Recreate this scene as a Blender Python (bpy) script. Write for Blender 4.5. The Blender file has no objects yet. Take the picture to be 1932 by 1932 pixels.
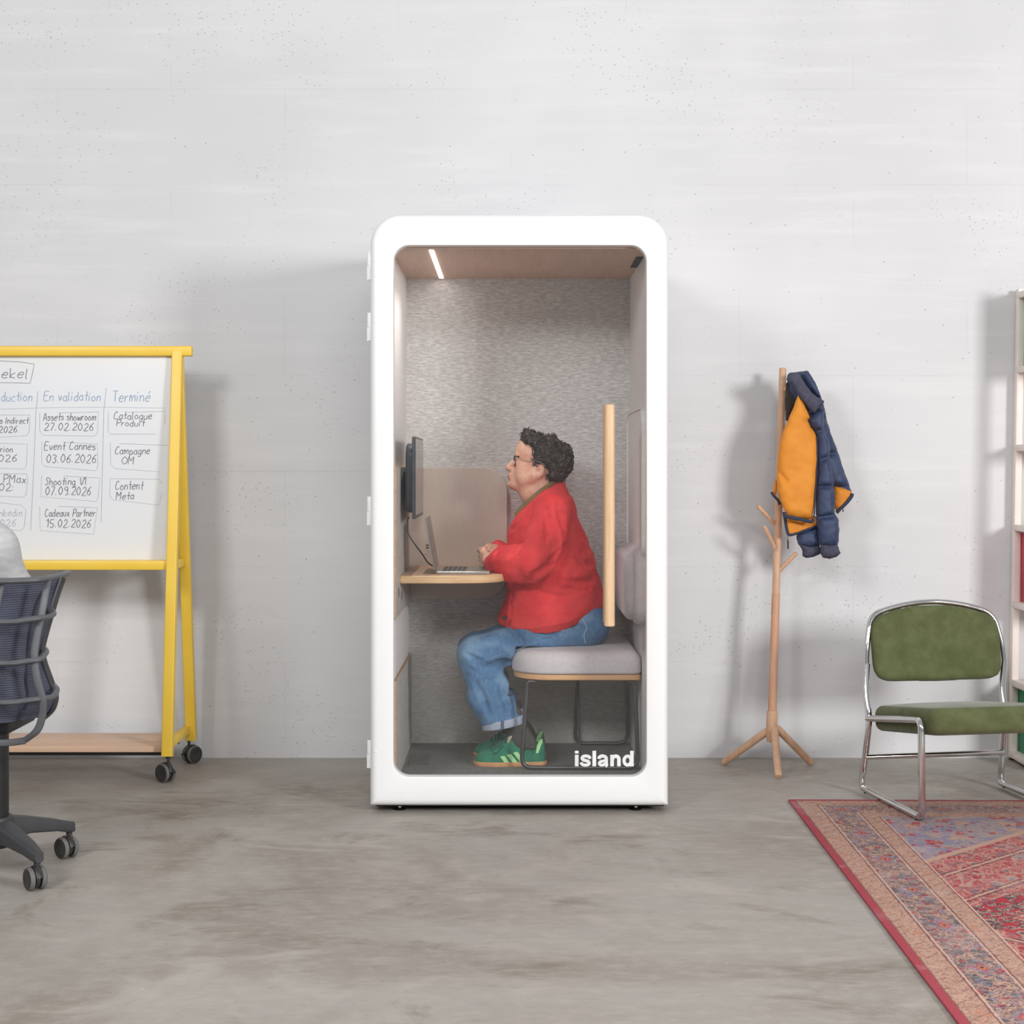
import bpy, bmesh, math, random
import numpy as np
from mathutils import Vector, Matrix, noise as mnoise

random.seed(7)
scene = bpy.context.scene
C = scene.collection
R = math.radians
PI = math.pi

# ------------------------------------------------------------------ camera, world, lights, exposure
CZ, F, CX, CY = 1.27, 2900.0, 966.0, 885.0      # lens height (m), focal length (px), vanishing point (px)
WALL = 6.76                                      # distance of the back wall
cam_d = bpy.data.cameras.new('camera')
cam_d.sensor_width = 36.0
cam_d.lens = 36.0 * F / 1932.0
cam_d.shift_y = -(966.0 - CY) / 1932.0
cam = bpy.data.objects.new('camera', cam_d)
cam.location = (0, 0, CZ)
cam.rotation_euler = (PI / 2, 0, 0)
C.objects.link(cam)
scene.camera = cam

world = bpy.data.worlds.new('room_light')
scene.world = world
world.use_nodes = True
wn = world.node_tree
wn.nodes.clear()
w_out = wn.nodes.new('ShaderNodeOutputWorld')
w_bg = wn.nodes.new('ShaderNodeBackground')
w_tc = wn.nodes.new('ShaderNodeTexCoord')
w_sep = wn.nodes.new('ShaderNodeSeparateXYZ')
w_rmp = wn.nodes.new('ShaderNodeValToRGB')
w_rmp.color_ramp.elements[0].position = 0.0
w_rmp.color_ramp.elements[0].color = (0.72, 0.73, 0.75, 1)
w_rmp.color_ramp.elements[1].position = 0.9
w_rmp.color_ramp.elements[1].color = (0.96, 0.975, 1.0, 1)
wn.links.new(w_tc.outputs['Generated'], w_sep.inputs[0])
wn.links.new(w_sep.outputs[2], w_rmp.inputs[0])
wn.links.new(w_rmp.outputs[0], w_bg.inputs[0])
w_bg.inputs[1].default_value = 0.42
wn.links.new(w_bg.outputs[0], w_out.inputs[0])


def area_lamp(name, loc, target, size, watts, col):
    d = bpy.data.lights.new(name, 'AREA')
    d.shape = 'SQUARE'
    d.size = size
    d.energy = watts
    d.color = col
    o = bpy.data.objects.new(name, d)
    o.location = loc
    o.rotation_euler = (Vector(target) - Vector(loc)).to_track_quat('-Z', 'Y').to_euler()
    C.objects.link(o)
    return o


area_lamp('softbox_key', (5.0, -0.2, 2.5), (0.0, 6.6, 1.25), 1.25, 325, (1.0, 0.993, 0.98))
area_lamp('softbox_side', (-3.2, -0.2, 4.1), (0.0, 6.6, 1.1), 1.4, 160, (1.0, 0.993, 0.982))
fb = area_lamp('added_front_fill', (0.4, -1.0, 3.75), (0.0, 6.6, 0.6), 1.0, 122, (1.0, 0.995, 0.985))  # added fill lamp, unseen behind the camera, to brighten the booth interior
fb.data.shape = 'RECTANGLE'
fb.data.size = 2.6
fb.data.size_y = 0.8

vs = scene.view_settings
vs.view_transform = 'Standard'
vs.look = 'None'
vs.exposure = 0.0
vs.gamma = 1.0
vs.use_curve_mapping = False
scene.cycles.max_bounces = 8
scene.cycles.transparent_max_bounces = 16
scene.cycles.caustics_reflective = False
scene.cycles.caustics_refractive = False


# ------------------------------------------------------------------ helpers: coordinates, colours
def Q(px, py, d):
    """World point seen at pixel (px, py) of the 1932 frame at distance d."""
    return Vector(((px - CX) * d / F, d, CZ - (py - CY) * d / F))


def lin(c):
    out = []
    for v in c:
        v = v / 255.0
        out.append(v / 12.92 if v <= 0.04045 else ((v + 0.055) / 1.055) ** 2.4)
    return tuple(out) + (1.0,)


class E:
    """Little arithmetic wrapper around shader node sockets."""
    def __init__(s, nt, sock):
        s.nt, s.s = nt, sock

    def _op(s, op, *args):
        n = s.nt.nodes.new('ShaderNodeMath')
        n.operation = op
        for i, a in enumerate((s,) + args):
            if isinstance(a, E):
                s.nt.links.new(a.s, n.inputs[i])
            else:
                n.inputs[i].default_value = a
        return E(s.nt, n.outputs[0])

    def __add__(s, o): return s._op('ADD', o)
    def __sub__(s, o): return s._op('SUBTRACT', o)
    def __mul__(s, o): return s._op('MULTIPLY', o)
    def __truediv__(s, o): return s._op('DIVIDE', o)
    def lt(s, o): return s._op('LESS_THAN', o)
    def gt(s, o): return s._op('GREATER_THAN', o)
    def abs(s): return s._op('ABSOLUTE')
    def frac(s): return s._op('FRACT')
    def min(s, o): return s._op('MINIMUM', o)
    def max(s, o): return s._op('MAXIMUM', o)

    def ramp(s, stops, interp='LINEAR'):
        n = s.nt.nodes.new('ShaderNodeValToRGB')
        cr = n.color_ramp
        cr.interpolation = interp
        while len(cr.elements) < len(stops):
            cr.elements.new(0.5)
        for e, (p, c) in zip(cr.elements, stops):
            e.position = p
            e.color = c if len(c) == 4 else tuple(c) + (1,)
        s.nt.links.new(s.s, n.inputs[0])
        return n.outputs[0]

    def smooth(s, a, b):
        n = s.nt.nodes.new('ShaderNodeMapRange')
        n.interpolation_type = 'SMOOTHSTEP'
        n.inputs['From Min'].default_value = a
        n.inputs['From Max'].default_value = b
        s.nt.links.new(s.s, n.inputs['Value'])
        return E(s.nt, n.outputs[0])


class Mt:
    """A node material under construction."""
    def __init__(s, name):
        s.m = bpy.data.materials.new(name)
        s.m.use_nodes = True
        s.nt = s.m.node_tree
        s.b = s.nt.nodes['Principled BSDF']
        s.tc = s.nt.nodes.new('ShaderNodeTexCoord')

    def coord(s, scale=(1, 1, 1), rot=(0, 0, 0)):
        n = s.nt.nodes.new('ShaderNodeMapping')
        n.inputs['Scale'].default_value = scale
        n.inputs['Rotation'].default_value = rot
        s.nt.links.new(s.tc.outputs['Object'], n.inputs[0])
        return n.outputs[0]

    def noise(s, scale, detail=3, rough=0.5, vec=None, dist=0.0):
        n = s.nt.nodes.new('ShaderNodeTexNoise')
        n.inputs['Scale'].default_value = scale
        n.inputs['Detail'].default_value = detail
        n.inputs['Roughness'].default_value = rough
        n.inputs['Distortion'].default_value = dist
        s.nt.links.new(vec if vec is not None else s.coord(), n.inputs['Vector'])
        return E(s.nt, n.outputs['Fac'])

    def voro(s, scale, feature='F1', vec=None, out='Distance', rnd=1.0):
        n = s.nt.nodes.new('ShaderNodeTexVoronoi')
        n.feature = feature
        n.inputs['Scale'].default_value = scale
        n.inputs['Randomness'].default_value = rnd
        s.nt.links.new(vec if vec is not None else s.coord(), n.inputs['Vector'])
        return n.outputs[out]

    def wave(s, scale, axis='Z', dist=0.0, dscale=1.0, vec=None):
        n = s.nt.nodes.new('ShaderNodeTexWave')
        n.bands_direction = axis
        n.inputs['Scale'].default_value = scale
        n.inputs['Distortion'].default_value = dist
        n.inputs['Detail Scale'].default_value = dscale
        s.nt.links.new(vec if vec is not None else s.coord(), n.inputs['Vector'])
        return E(s.nt, n.outputs['Fac'])

    def mix(s, fac, a, b, mode='MIX'):
        n = s.nt.nodes.new('ShaderNodeMix')
        n.data_type = 'RGBA'
        n.blend_type = mode
        for sock, v in ((n.inputs[0], fac), (n.inputs[6], a), (n.inputs[7], b)):
            if isinstance(v, E):
                s.nt.links.new(v.s, sock)
            elif isinstance(v, bpy.types.NodeSocket):
                s.nt.links.new(v, sock)
            else:
                sock.default_value = v
        return n.outputs[2]

    def sep(s, vec=None):
        n = s.nt.nodes.new('ShaderNodeSeparateXYZ')
        s.nt.links.new(vec if vec is not None else s.tc.outputs['Object'], n.inputs[0])
        return [E(s.nt, n.outputs[i]) for i in range(3)]

    def col(s, v):
        if isinstance(v, (tuple, list)):
            s.b.inputs['Base Color'].default_value = v
        else:
            s.nt.links.new(v, s.b.inputs['Base Color'])

    def rough(s, v):
        if isinstance(v, E):
            s.nt.links.new(v.s, s.b.inputs['Roughness'])
        else:
            s.b.inputs['Roughness'].default_value = v

    def bump(s, h, strength=0.2, dist=0.01):
        n = s.nt.nodes.new('ShaderNodeBump')
        n.inputs['Strength'].default_value = strength
        n.inputs['Distance'].default_value = dist
        s.nt.links.new(h.s, n.inputs['Height'])
        s.nt.links.new(n.outputs[0], s.b.inputs['Normal'])


def simple(name, c, rough=0.5, metal=0.0, c2=None, scale=20, stretch=(1, 1, 1), bump=None, spec=None, sheen=0.0):
    m = Mt(name)
    m.rough(rough)
    m.b.inputs['Metallic'].default_value = metal
    if spec is not None:
        m.b.inputs['Specular IOR Level'].default_value = spec
    if sheen:
        m.b.inputs['Sheen Weight'].default_value = sheen
        m.b.inputs['Sheen Roughness'].default_value = 0.4
    if c2 is None:
        c2 = tuple(v * 0.93 for v in c)
    n = m.noise(scale, 4, 0.55, m.coord(stretch))
    m.col(m.mix(n.smooth(0.3, 0.7), lin(c), lin(c2)))
    if bump:
        m.bump(m.noise(bump[0], 3, 0.6, m.coord(stretch)), bump[1], bump[2] if len(bump) > 2 else 0.004)
    return m.m


# ------------------------------------------------------------------ helpers: objects
WM = {}


def tag(o, label, cat, group=None):
    o['label'] = label
    o['category'] = cat
    if group:
        o['group'] = group
    return o


def thing(name, label, cat, loc=(0, 0, 0), rotz=0.0, group=None):
    o = bpy.data.objects.new(name, None)
    o.empty_display_size = 0.1
    C.objects.link(o)
    o.location = loc
    o.rotation_euler = (0, 0, rotz)
    WM[o] = Matrix.Translation(Vector(loc)) @ Matrix.Rotation(rotz, 4, 'Z')
    return tag(o, label, cat, group)


def link_mesh(name, me, mats, parent=None, world=True, smooth=True, label=None):
    if not isinstance(mats, (list, tuple)):
        mats = [mats]
    for m in mats:
        me.materials.append(m)
    o = bpy.data.objects.new(name, me)
    C.objects.link(o)
    if smooth is True:
        me.shade_smooth()
    elif smooth:
        me.shade_smooth()
        me.set_sharp_from_angle(angle=R(smooth))
    if parent is not None:
        if world:
            me.transform(WM[parent].inverted())
        o.parent = parent
        WM[o] = WM[parent]
    else:
        WM[o] = Matrix.Identity(4)
    if label:
        o['label'] = label
    return o


def part(name, bm, mats, parent=None, world=True, smooth=35, label=None):
    bmesh.ops.recalc_face_normals(bm, faces=bm.faces[:])
    me = bpy.data.meshes.new(name)
    bm.to_mesh(me)
    bm.free()
    return link_mesh(name, me, mats, parent, world, smooth, label)


def struct(name, bm, mats, smooth=35):
    o = part(name, bm, mats, None, True, smooth)
    o['kind'] = 'structure'
    return o


def dup(root, loc=None, rotz=None, label=None, group=None):
    r = root.copy()
    C.objects.link(r)
    if loc is not None:
        r.location = loc
    if rotz is not None:
        r.rotation_euler = (0, 0, rotz)
    if label:
        r['label'] = label
    if group:
        r['group'] = group
    for ch in list(root.children):
        c = ch.copy()
        C.objects.link(c)
        c.parent = r
        for g in list(ch.children):
            d = g.copy()
            C.objects.link(d)
            d.parent = c
    return r


def BM():
    return bmesh.new()


def box(bm, x0, x1, y0, y1, z0, z1, bev=0.0, seg=2, mi=0):
    vs_ = [bm.verts.new((x, y, z)) for x in (x0, x1) for y in (y0, y1) for z in (z0, z1)]
    fs = []
    for q in ((0, 1, 3, 2), (4, 6, 7, 5), (0, 4, 5, 1), (2, 3, 7, 6), (0, 2, 6, 4), (1, 5, 7, 3)):
        f = bm.faces.new([vs_[i] for i in q])
        f.material_index = mi
        fs.append(f)
    bmesh.ops.recalc_face_normals(bm, faces=fs)
    if bev > 0:
        es = list({e for f in fs for e in f.edges})
        bmesh.ops.bevel(bm, geom=es, offset=bev, segments=seg, affect='EDGES', profile=0.5)


def fillet(pts, r, n=6):
    pts = [Vector(p) for p in pts]
    out = [pts[0]]
    for i in range(1, len(pts) - 1):
        a, b, c = pts[i - 1], pts[i], pts[i + 1]
        rr = min(r, (a - b).length * 0.48, (c - b).length * 0.48)
        p0 = b + (a - b).normalized() * rr
        p1 = b + (c - b).normalized() * rr
        for k in range(n + 1):
            t = k / n
            out.append(p0 * (1 - t) ** 2 + b * 2 * t * (1 - t) + p1 * t * t)
    out.append(pts[-1])
    return out


def smooth_path(pts, n=6, closed=False):
    pts = [Vector(p) for p in pts]
    out = []
    N = len(pts)
    rng = range(N if closed else N - 1)
    for i in rng:
        if closed:
            p0, p1, p2, p3 = pts[(i - 1) % N], pts[i], pts[(i + 1) % N], pts[(i + 2) % N]
        else:
            p1, p2 = pts[i], pts[i + 1]
            p0 = pts[i - 1] if i > 0 else p1 * 2 - p2
            p3 = pts[i + 2] if i + 2 < N else p2 * 2 - p1
        for k in range(n):
            t = k / n
            out.append(0.5 * ((2 * p1) + (p2 - p0) * t + (2 * p0 - 5 * p1 + 4 * p2 - p3) * t * t
                              + (3 * p1 - p0 - 3 * p2 + p3) * t ** 3))
    if not closed:
        out.append(pts[-1])
    return out


def sweep(bm, pts, r, n=12, closed=False, up=None, ry=None, mi=0, caps=True):
    """Tube along pts. r: radius or list; ry: second radius for flat bands (along the frame's binormal)."""
    pts = [Vector(p) for p in pts]
    N = len(pts)
    rings = []
    prev = None
    for i in range(N):
        a = pts[(i - 1) % N] if (closed or i > 0) else pts[i]
        b = pts[(i + 1) % N] if (closed or i < N - 1) else pts[i]
        t = (b - a)
        if t.length < 1e-9:
            t = Vector((0, 0, 1))
        t.normalize()
        if up is not None:
            u = Vector(up) - t * Vector(up).dot(t)
            if u.length < 1e-4:
                u = prev if prev is not None else t.orthogonal()
        elif prev is None:
            u = t.orthogonal()
        else:
            u = prev - t * prev.dot(t)
        u.normalize()
        prev = u
        v = t.cross(u)
        ri = r[i] if isinstance(r, (list, tuple)) else r
        rj = ri if ry is None else (ry[i] if isinstance(ry, (list, tuple)) else ry)
        rings.append([bm.verts.new(pts[i] + u * (math.cos(2 * PI * k / n) * ri) + v * (math.sin(2 * PI * k / n) * rj))
                      for k in range(n)])
    M = N if closed else N - 1
    for i in range(M):
        A, B = rings[i], rings[(i + 1) % N]
        for k in range(n):
            f = bm.faces.new((A[k], A[(k + 1) % n], B[(k + 1) % n], B[k]))
            f.material_index = mi
    if caps and not closed:
        bm.faces.new(rings[0][::-1]).material_index = mi
        bm.faces.new(rings[-1]).material_index = mi
    return rings


def loft(bm, loops, cap0=False, cap1=False, ring=False, mi=0):
    rows = [[bm.verts.new(p) for p in L] for L in loops]
    N = len(rows)
    n = len(rows[0])
    for i in range(N if ring else N - 1):
        A, B = rows[i], rows[(i + 1) % N]
        for k in range(n):
            f = bm.faces.new((A[k], A[(k + 1) % n], B[(k + 1) % n], B[k]))
            f.material_index = mi
    if cap0:
        bm.faces.new(rows[0][::-1]).material_index = mi
    if cap1:
        bm.faces.new(rows[-1]).material_index = mi


def rr(u0, u1, v0, v1, rad, n=8):
    """Rounded rectangle loop; rad = one radius or (bl, br, tr, tl)."""
    if not isinstance(rad, (list, tuple)):
        rad = (rad,) * 4
    lim = max(1e-4, min(u1 - u0, v1 - v0) * 0.499)
    rad = [min(max(q, 1e-4), lim) for q in rad]
    cs = ((u0 + rad[0], v0 + rad[0], PI), (u1 - rad[1], v0 + rad[1], 1.5 * PI),
          (u1 - rad[2], v1 - rad[2], 0.0), (u0 + rad[3], v1 - rad[3], 0.5 * PI))
    out = []
    for (cu, cv, a0), q in zip(cs, rad):
        for k in range(n + 1):
            a = a0 + 0.5 * PI * k / n
            out.append((cu + q * math.cos(a), cv + q * math.sin(a)))
    return out


def inset_rr(u0, u1, v0, v1, rad, t, n=8):
    if not isinstance(rad, (list, tuple)):
        rad = (rad,) * 4
    return rr(u0 + t, u1 - t, v0 + t, v1 - t, [max(q - t, 0.002) for q in rad], n)


def slab(bm, u0, u1, v0, v1, rad, w0, w1, f, edge=0.002, n=8, mi=0):
    """Plate with rounded outline; f(u, v, w) -> point."""
    L = []
    for t, w in ((edge, w0), (0, w0 + edge), (0, w1 - edge), (edge, w1)):
        L.append([f(u, v, w) for u, v in inset_rr(u0, u1, v0, v1, rad, t, n)])
    loft(bm, L, True, True, mi=mi)


def cushion(bm, u0, u1, v0, v1, rad, w0, w1, e0, e1, crown, f, n=8):
    """Soft pad: bottom edge radius e0, top edge radius e1, crowned top."""
    L = []
    for k in range(5):
        a = 0.5 * PI * k / 4
        L.append((e0 * (1 - math.sin(a)), w0 + e0 * (1 - math.cos(a))))
    for k in range(7):
        a = 0.5 * PI * k / 6
        L.append((e1 * (1 - math.cos(a)), w1 - e1 + e1 * math.sin(a)))
    half = 0.5 * min(u1 - u0, v1 - v0)
    for s in (0.2, 0.4, 0.6, 0.8, 0.93):
        t = e1 + (half - e1) * s
        L.append((t, w1 + crown * (1 - (1 - s) ** 2)))
    loft(bm, [[f(u, v, w) for u, v in inset_rr(u0, u1, v0, v1, rad, t, n)] for t, w in L], True, True)


def lathe(bm, prof, f, n=20, mi=0):
    loft(bm, [[f(r * math.cos(2 * PI * k / n), r * math.sin(2 * PI * k / n), h) for k in range(n)] for r, h in prof],
         True, True, mi=mi)


def cyl(bm, a, b, r0, r1=None, n=16, mi=0):
    sweep(bm, [a, b], [r0, r0 if r1 is None else r1], n, mi=mi)


def prism(bm, pts, f, w0, w1, mi=0):
    """Extrude a flat outline (list of (u, v)) from w0 to w1."""
    loft(bm, [[f(u, v, w0) for u, v in pts], [f(u, v, w1) for u, v in pts]], True, True, mi=mi)


XZ = lambda u, v, w: Vector((u, w, v))      # outline in x/z, thickness along y
XY = lambda u, v, w: Vector((u, v, w))      # outline in x/y, thickness along z
YZ = lambda u, v, w: Vector((w, u, v))      # outline in y/z, thickness along x


# ------------------------------------------------------------------ helpers: sculpted (signed distance) shapes
class SDF:
    def __init__(s, lo, hi, h):
        s.lo = np.array(lo, float)
        s.h = h
        s.n = np.ceil((np.array(hi, float) - s.lo) / h).astype(int) + 1
        s.f = np.full(tuple(s.n), 9.0, np.float32)

    def add(s, fn, lo, hi, k=0.01, op='+'):
        m = k + 3 * s.h
        a = np.clip(np.floor((np.array(lo) - m - s.lo) / s.h).astype(int), 0, s.n - 1)
        b = np.clip(np.ceil((np.array(hi) + m - s.lo) / s.h).astype(int) + 1, 1, s.n)
        if np.any(b <= a):
            return
        sl = tuple(slice(i, j) for i, j in zip(a, b))
        ax = [s.lo[i] + s.h * np.arange(a[i], b[i]) for i in range(3)]
        d = fn(ax[0][:, None, None], ax[1][None, :, None], ax[2][None, None, :])
        g = s.f[sl]
        k = max(k, 1e-6)
        if op == '+':
            q = np.maximum(k - np.abs(g - d), 0) / k
            s.f[sl] = np.minimum(g, d) - q * q * k * 0.25
        else:
            d = -d
            q = np.maximum(k - np.abs(g - d), 0) / k
            s.f[sl] = np.maximum(g, d) + q * q * k * 0.25

    def cap(s, a, b, ra, rb=None, k=0.01, op='+', sy=1.0):
        rb = ra if rb is None else rb
        a, b = np.array(a, float), np.array(b, float)
        ab = b - a
        L2 = max(float(ab @ ab), 1e-12)
        rm = max(ra, rb)

        def fn(X, Y, Z):
            t = np.clip(((X - a[0]) * ab[0] + (Y - a[1]) * ab[1] + (Z - a[2]) * ab[2]) / L2, 0, 1)
            dx, dy, dz = X - a[0] - t * ab[0], (Y - a[1] - t * ab[1]) * sy, Z - a[2] - t * ab[2]
            return np.sqrt(dx * dx + dy * dy + dz * dz) - (ra + (rb - ra) * t)
        s.add(fn, np.minimum(a, b) - rm, np.maximum(a, b) + rm, k, op)

    def chain(s, pts, rad, k=0.01, op='+', sy=1.0):
        for i in range(len(pts) - 1):
            s.cap(pts[i], pts[i + 1], rad[i], rad[i + 1], k, op, sy)

    def ell(s, c, r, k=0.01, op='+', rot=0.0):
        """Ellipsoid; rot turns it about the y axis."""
        c = np.array(c, float)
        r = np.array(r, float)
        cr, sr = math.cos(rot), math.sin(rot)

        def fn(X, Y, Z):
            x, y, z = X - c[0], Y - c[1], Z - c[2]
            x, z = x * cr - z * sr, x * sr + z * cr
            k0 = np.sqrt((x / r[0]) ** 2 + (y / r[1]) ** 2 + (z / r[2]) ** 2)
            k1 = np.sqrt((x / r[0] ** 2) ** 2 + (y / r[1] ** 2) ** 2 + (z / r[2] ** 2) ** 2)
            return k0 * (k0 - 1.0) / np.maximum(k1, 1e-6)
        s.add(fn, c - max(r), c + max(r), k, op)

    def column(s, rows, k=0.01, p=2.3):
        """Stack of rows (z, cx, cy, rx, ry) as one smooth trunk."""
        rows = sorted(rows)
        zs = np.array([q[0] for q in rows])

        def fn(X, Y, Z):
            cx, cy, rx, ry = (np.interp(Z, zs, [q[i] for q in rows]) for i in (1, 2, 3, 4))
            e = (np.abs((X - cx) / rx) ** p + np.abs((Y - cy) / ry) ** p) ** (1 / p)
            d = (e - 1) * np.minimum(rx, ry)
            return np.maximum(d, np.maximum(zs[0] - Z, Z - zs[-1]))
        x0 = min(q[1] - q[3] for q in rows); x1 = max(q[1] + q[3] for q in rows)
        y0 = min(q[2] - q[4] for q in rows); y1 = max(q[2] + q[4] for q in rows)
        s.add(fn, (x0, y0, zs[0]), (x1, y1, zs[-1]), k)

    def puff(s, poly, dfun, thick, rad, grooves=(), depth=0.55, sig=0.012, k=0.006):
        """Inflated panel: outline poly [(x, z)], mid-surface y = dfun(x, z), half thickness `thick` reached `rad` inside.
        grooves: stitched lines [((x0, z0), (x1, z1)), ...]."""
        P = np.array(poly, float)

        def fn(X, Y, Z):
            x = X + 0 * Z
            z = Z + 0 * X
            d = np.full(x.shape, 1e9)
            ins = np.zeros(x.shape, bool)
            for i in range(len(P)):
                a, b = P[i], P[i - 1]
                e = b - a
                t = np.clip(((x - a[0]) * e[0] + (z - a[1]) * e[1]) / max(e @ e, 1e-12), 0, 1)
                d = np.minimum(d, (x - a[0] - t * e[0]) ** 2 + (z - a[1] - t * e[1]) ** 2)
                c = (a[1] > z) != (b[1] > z)
                xi = a[0] + (z - a[1]) / (b[1] - a[1] if abs(b[1] - a[1]) > 1e-12 else 1e-12) * (b[0] - a[0])
                ins ^= c & (x < xi)
            d = np.sqrt(d)
            q = np.clip(d / rad, 0, 1)
            th = thick * np.sqrt(np.maximum(1 - (1 - q) ** 2, 0))
            for g in grooves:
                a, b = np.array(g[0], float), np.array(g[1], float)
                e = b - a
                t = np.clip(((x - a[0]) * e[0] + (z - a[1]) * e[1]) / max(e @ e, 1e-12), 0, 1)
                gd = (x - a[0] - t * e[0]) ** 2 + (z - a[1] - t * e[1]) ** 2
                th = th * (1 - depth * np.exp(-gd / sig ** 2))
            yy = np.abs(Y - dfun(x, z))
            return np.where(ins, (yy - th) * 0.7, np.sqrt(d * d + yy * yy) + 1e-4)
        ys = [dfun(np.array(q[0]), np.array(q[1])) for q in poly]
        s.add(fn, (P[:, 0].min(), min(ys) - thick, P[:, 1].min()), (P[:, 0].max(), max(ys) + thick, P[:, 1].max()), k)

    def mesh(s):
        f, h, lo = s.f, s.h, s.lo
        sg = f < 0
        n = f.shape
        cnt = np.zeros(tuple(q - 1 for q in n), np.int8)
        for i in (0, 1):
            for j in (0, 1):
                for k in (0, 1):
                    cnt += sg[i:n[0] - 1 + i, j:n[1] - 1 + j, k:n[2] - 1 + k]
        act = (cnt > 0) & (cnt < 8)
        I = np.argwhere(act)
        idx = np.full(act.shape, -1, np.int64)
        idx[act] = np.arange(len(I))
        acc = np.zeros((len(I), 3))
        num = np.zeros(len(I))
        cor = [np.array(c) for c in ((0, 0, 0), (1, 0, 0), (0, 1, 0), (1, 1, 0), (0, 0, 1), (1, 0, 1), (0, 1, 1), (1, 1, 1))]
        for a in range(8):
            for b in range(a + 1, 8):
                if np.abs(cor[a] - cor[b]).sum() != 1:
                    continue
                fa = f[tuple((I + cor[a]).T)]
                fb = f[tuple((I + cor[b]).T)]
                m = (fa < 0) != (fb < 0)
                t = np.where(m, fa / np.where(m, fa - fb, 1), 0)
                acc[m] += (cor[a] + t[:, None] * (cor[b] - cor[a]))[m]
                num[m] += 1
        V = lo + h * (I + acc / np.maximum(num, 1)[:, None])
        faces = []
        for a in range(3):
            b, c = (a + 1) % 3, (a + 2) % 3
            s0 = [slice(None)] * 3; s1 = [slice(None)] * 3
            s0[a] = slice(0, n[a] - 1); s1[a] = slice(1, n[a])
            s0[b] = s1[b] = slice(1, n[b] - 1); s0[c] = s1[c] = slice(1, n[c] - 1)
            A, B = sg[tuple(s0)], sg[tuple(s1)]
            for flip, msk in ((False, A & ~B), (True, ~A & B)):
                J = np.argwhere(msk)
                if not len(J):
                    continue
                J[:, b] += 1
                J[:, c] += 1
                quad = []
                for ob, oc in ((-1, -1), (0, -1), (0, 0), (-1, 0)):
                    K = J.copy()
                    K[:, b] += ob
                    K[:, c] += oc
                    quad.append(idx[tuple(K.T)])
                q = np.stack(quad, 1)
                faces.append(q[:, ::-1] if flip else q)
        return V, np.concatenate(faces) if faces else np.zeros((0, 4), int)


def sdf_part(name, s, mats, parent, disp=None, slot=None, extra=None, label=None, relax=1):
    V, Fc = s.mesh()
    for _ in range(relax):                       # one light pass of smoothing over the grid
        acc = np.zeros_like(V)
        num = np.zeros(len(V))
        for i in range(4):
            np.add.at(acc, Fc[:, i], V[Fc[:, (i + 1) % 4]])
            np.add.at(num, Fc[:, i], 1)
        V = V * 0.5 + 0.5 * acc / np.maximum(num, 1)[:, None]
    me = bpy.data.meshes.new(name)
    me.from_pydata(V.tolist(), [], Fc.tolist())
    me.update()
    if disp:
        nrm = np.zeros(len(V) * 3)
        me.vertices.foreach_get('normal', nrm)
        nrm = nrm.reshape(-1, 3)
        V = V + nrm * np.array([disp(Vector(p)) for p in V])[:, None]
        me.vertices.foreach_set('co', V.ravel())
    if slot:
        cen = V[Fc].mean(1)
        me.polygons.foreach_set('material_index', np.array([slot(p) for p in cen], np.int32))
    me.update()
    if extra is not None:
        bm = bmesh.new()
        bm.from_mesh(me)
        extra(bm)
        bm.to_mesh(me)
        bm.free()
    return link_mesh(name, me, mats, parent, True, True, label)


# ------------------------------------------------------------------ materials
def make_wall():
    m = Mt('painted_concrete_wall')
    big = m.noise(1.1, 3, 0.5)
    strk = m.noise(3.0, 4, 0.6, m.coord((0.5, 1, 6)))
    base = m.mix(big.smooth(0.3, 0.7), lin((219, 219, 221)), lin((211, 211, 213)))
    base = m.mix(strk.smooth(0.45, 0.8) * 0.5, base, lin((226, 226, 227)))
    clus = m.noise(2.6, 2, 0.5).smooth(0.5, 0.66)
    d = E(m.nt, m.voro(48, vec=m.coord((1, 1, 1.25))))
    rnd = E(m.nt, m.voro(48, out='Color', vec=m.coord((1, 1, 1.25))))
    pit = d.lt(0.15) * clus * rnd.gt(0.45)
    d2 = E(m.nt, m.voro(13.0, vec=m.coord((1, 1, 1.6))))
    rnd2 = E(m.nt, m.voro(13.0, out='Color', vec=m.coord((1, 1, 1.6))))
    pit2 = d2.lt(0.05) * rnd2.gt(0.62)
    d3 = E(m.nt, m.voro(95, vec=m.coord((1, 1, 1.4))))
    rnd3 = E(m.nt, m.voro(95, out='Color', vec=m.coord((1, 1, 1.4))))
    pit3 = d3.lt(0.2) * rnd3.gt(0.7) * m.noise(4.5, 2, 0.5).smooth(0.5, 0.6)
    br = m.nt.nodes.new('ShaderNodeTexBrick')
    br.inputs['Scale'].default_value = 1.0
    br.inputs['Mortar Size'].default_value = 0.003
    br.inputs['Mortar Smooth'].default_value = 0.5
    br.inputs['Brick Width'].default_value = 1.0
    br.inputs['Row Height'].default_value = 0.42
    m.nt.links.new(m.coord((1, 1, 1), (PI / 2, 0, 0)), br.inputs['Vector'])
    joint = E(m.nt, br.outputs['Fac']) * m.noise(2.2, 3, 0.6).smooth(0.42, 0.62)
    c = m.mix(pit.max(pit3) * 0.7, base, lin((150, 148, 146)))
    c = m.mix(pit2 * 0.6, c, lin((128, 126, 124)))
    c = m.mix(joint * 0.10, c, lin((150, 149, 148)))
    m.col(c)
    m.rough(0.75)
    m.b.inputs['Specular IOR Level'].default_value = 0.25
    m.bump((m.noise(38, 4, 0.65) * 0.35 + strk * 0.6) - (pit.max(pit2) * 0.8) - joint * 0.3, 0.32, 0.004)
    return m.m


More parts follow.
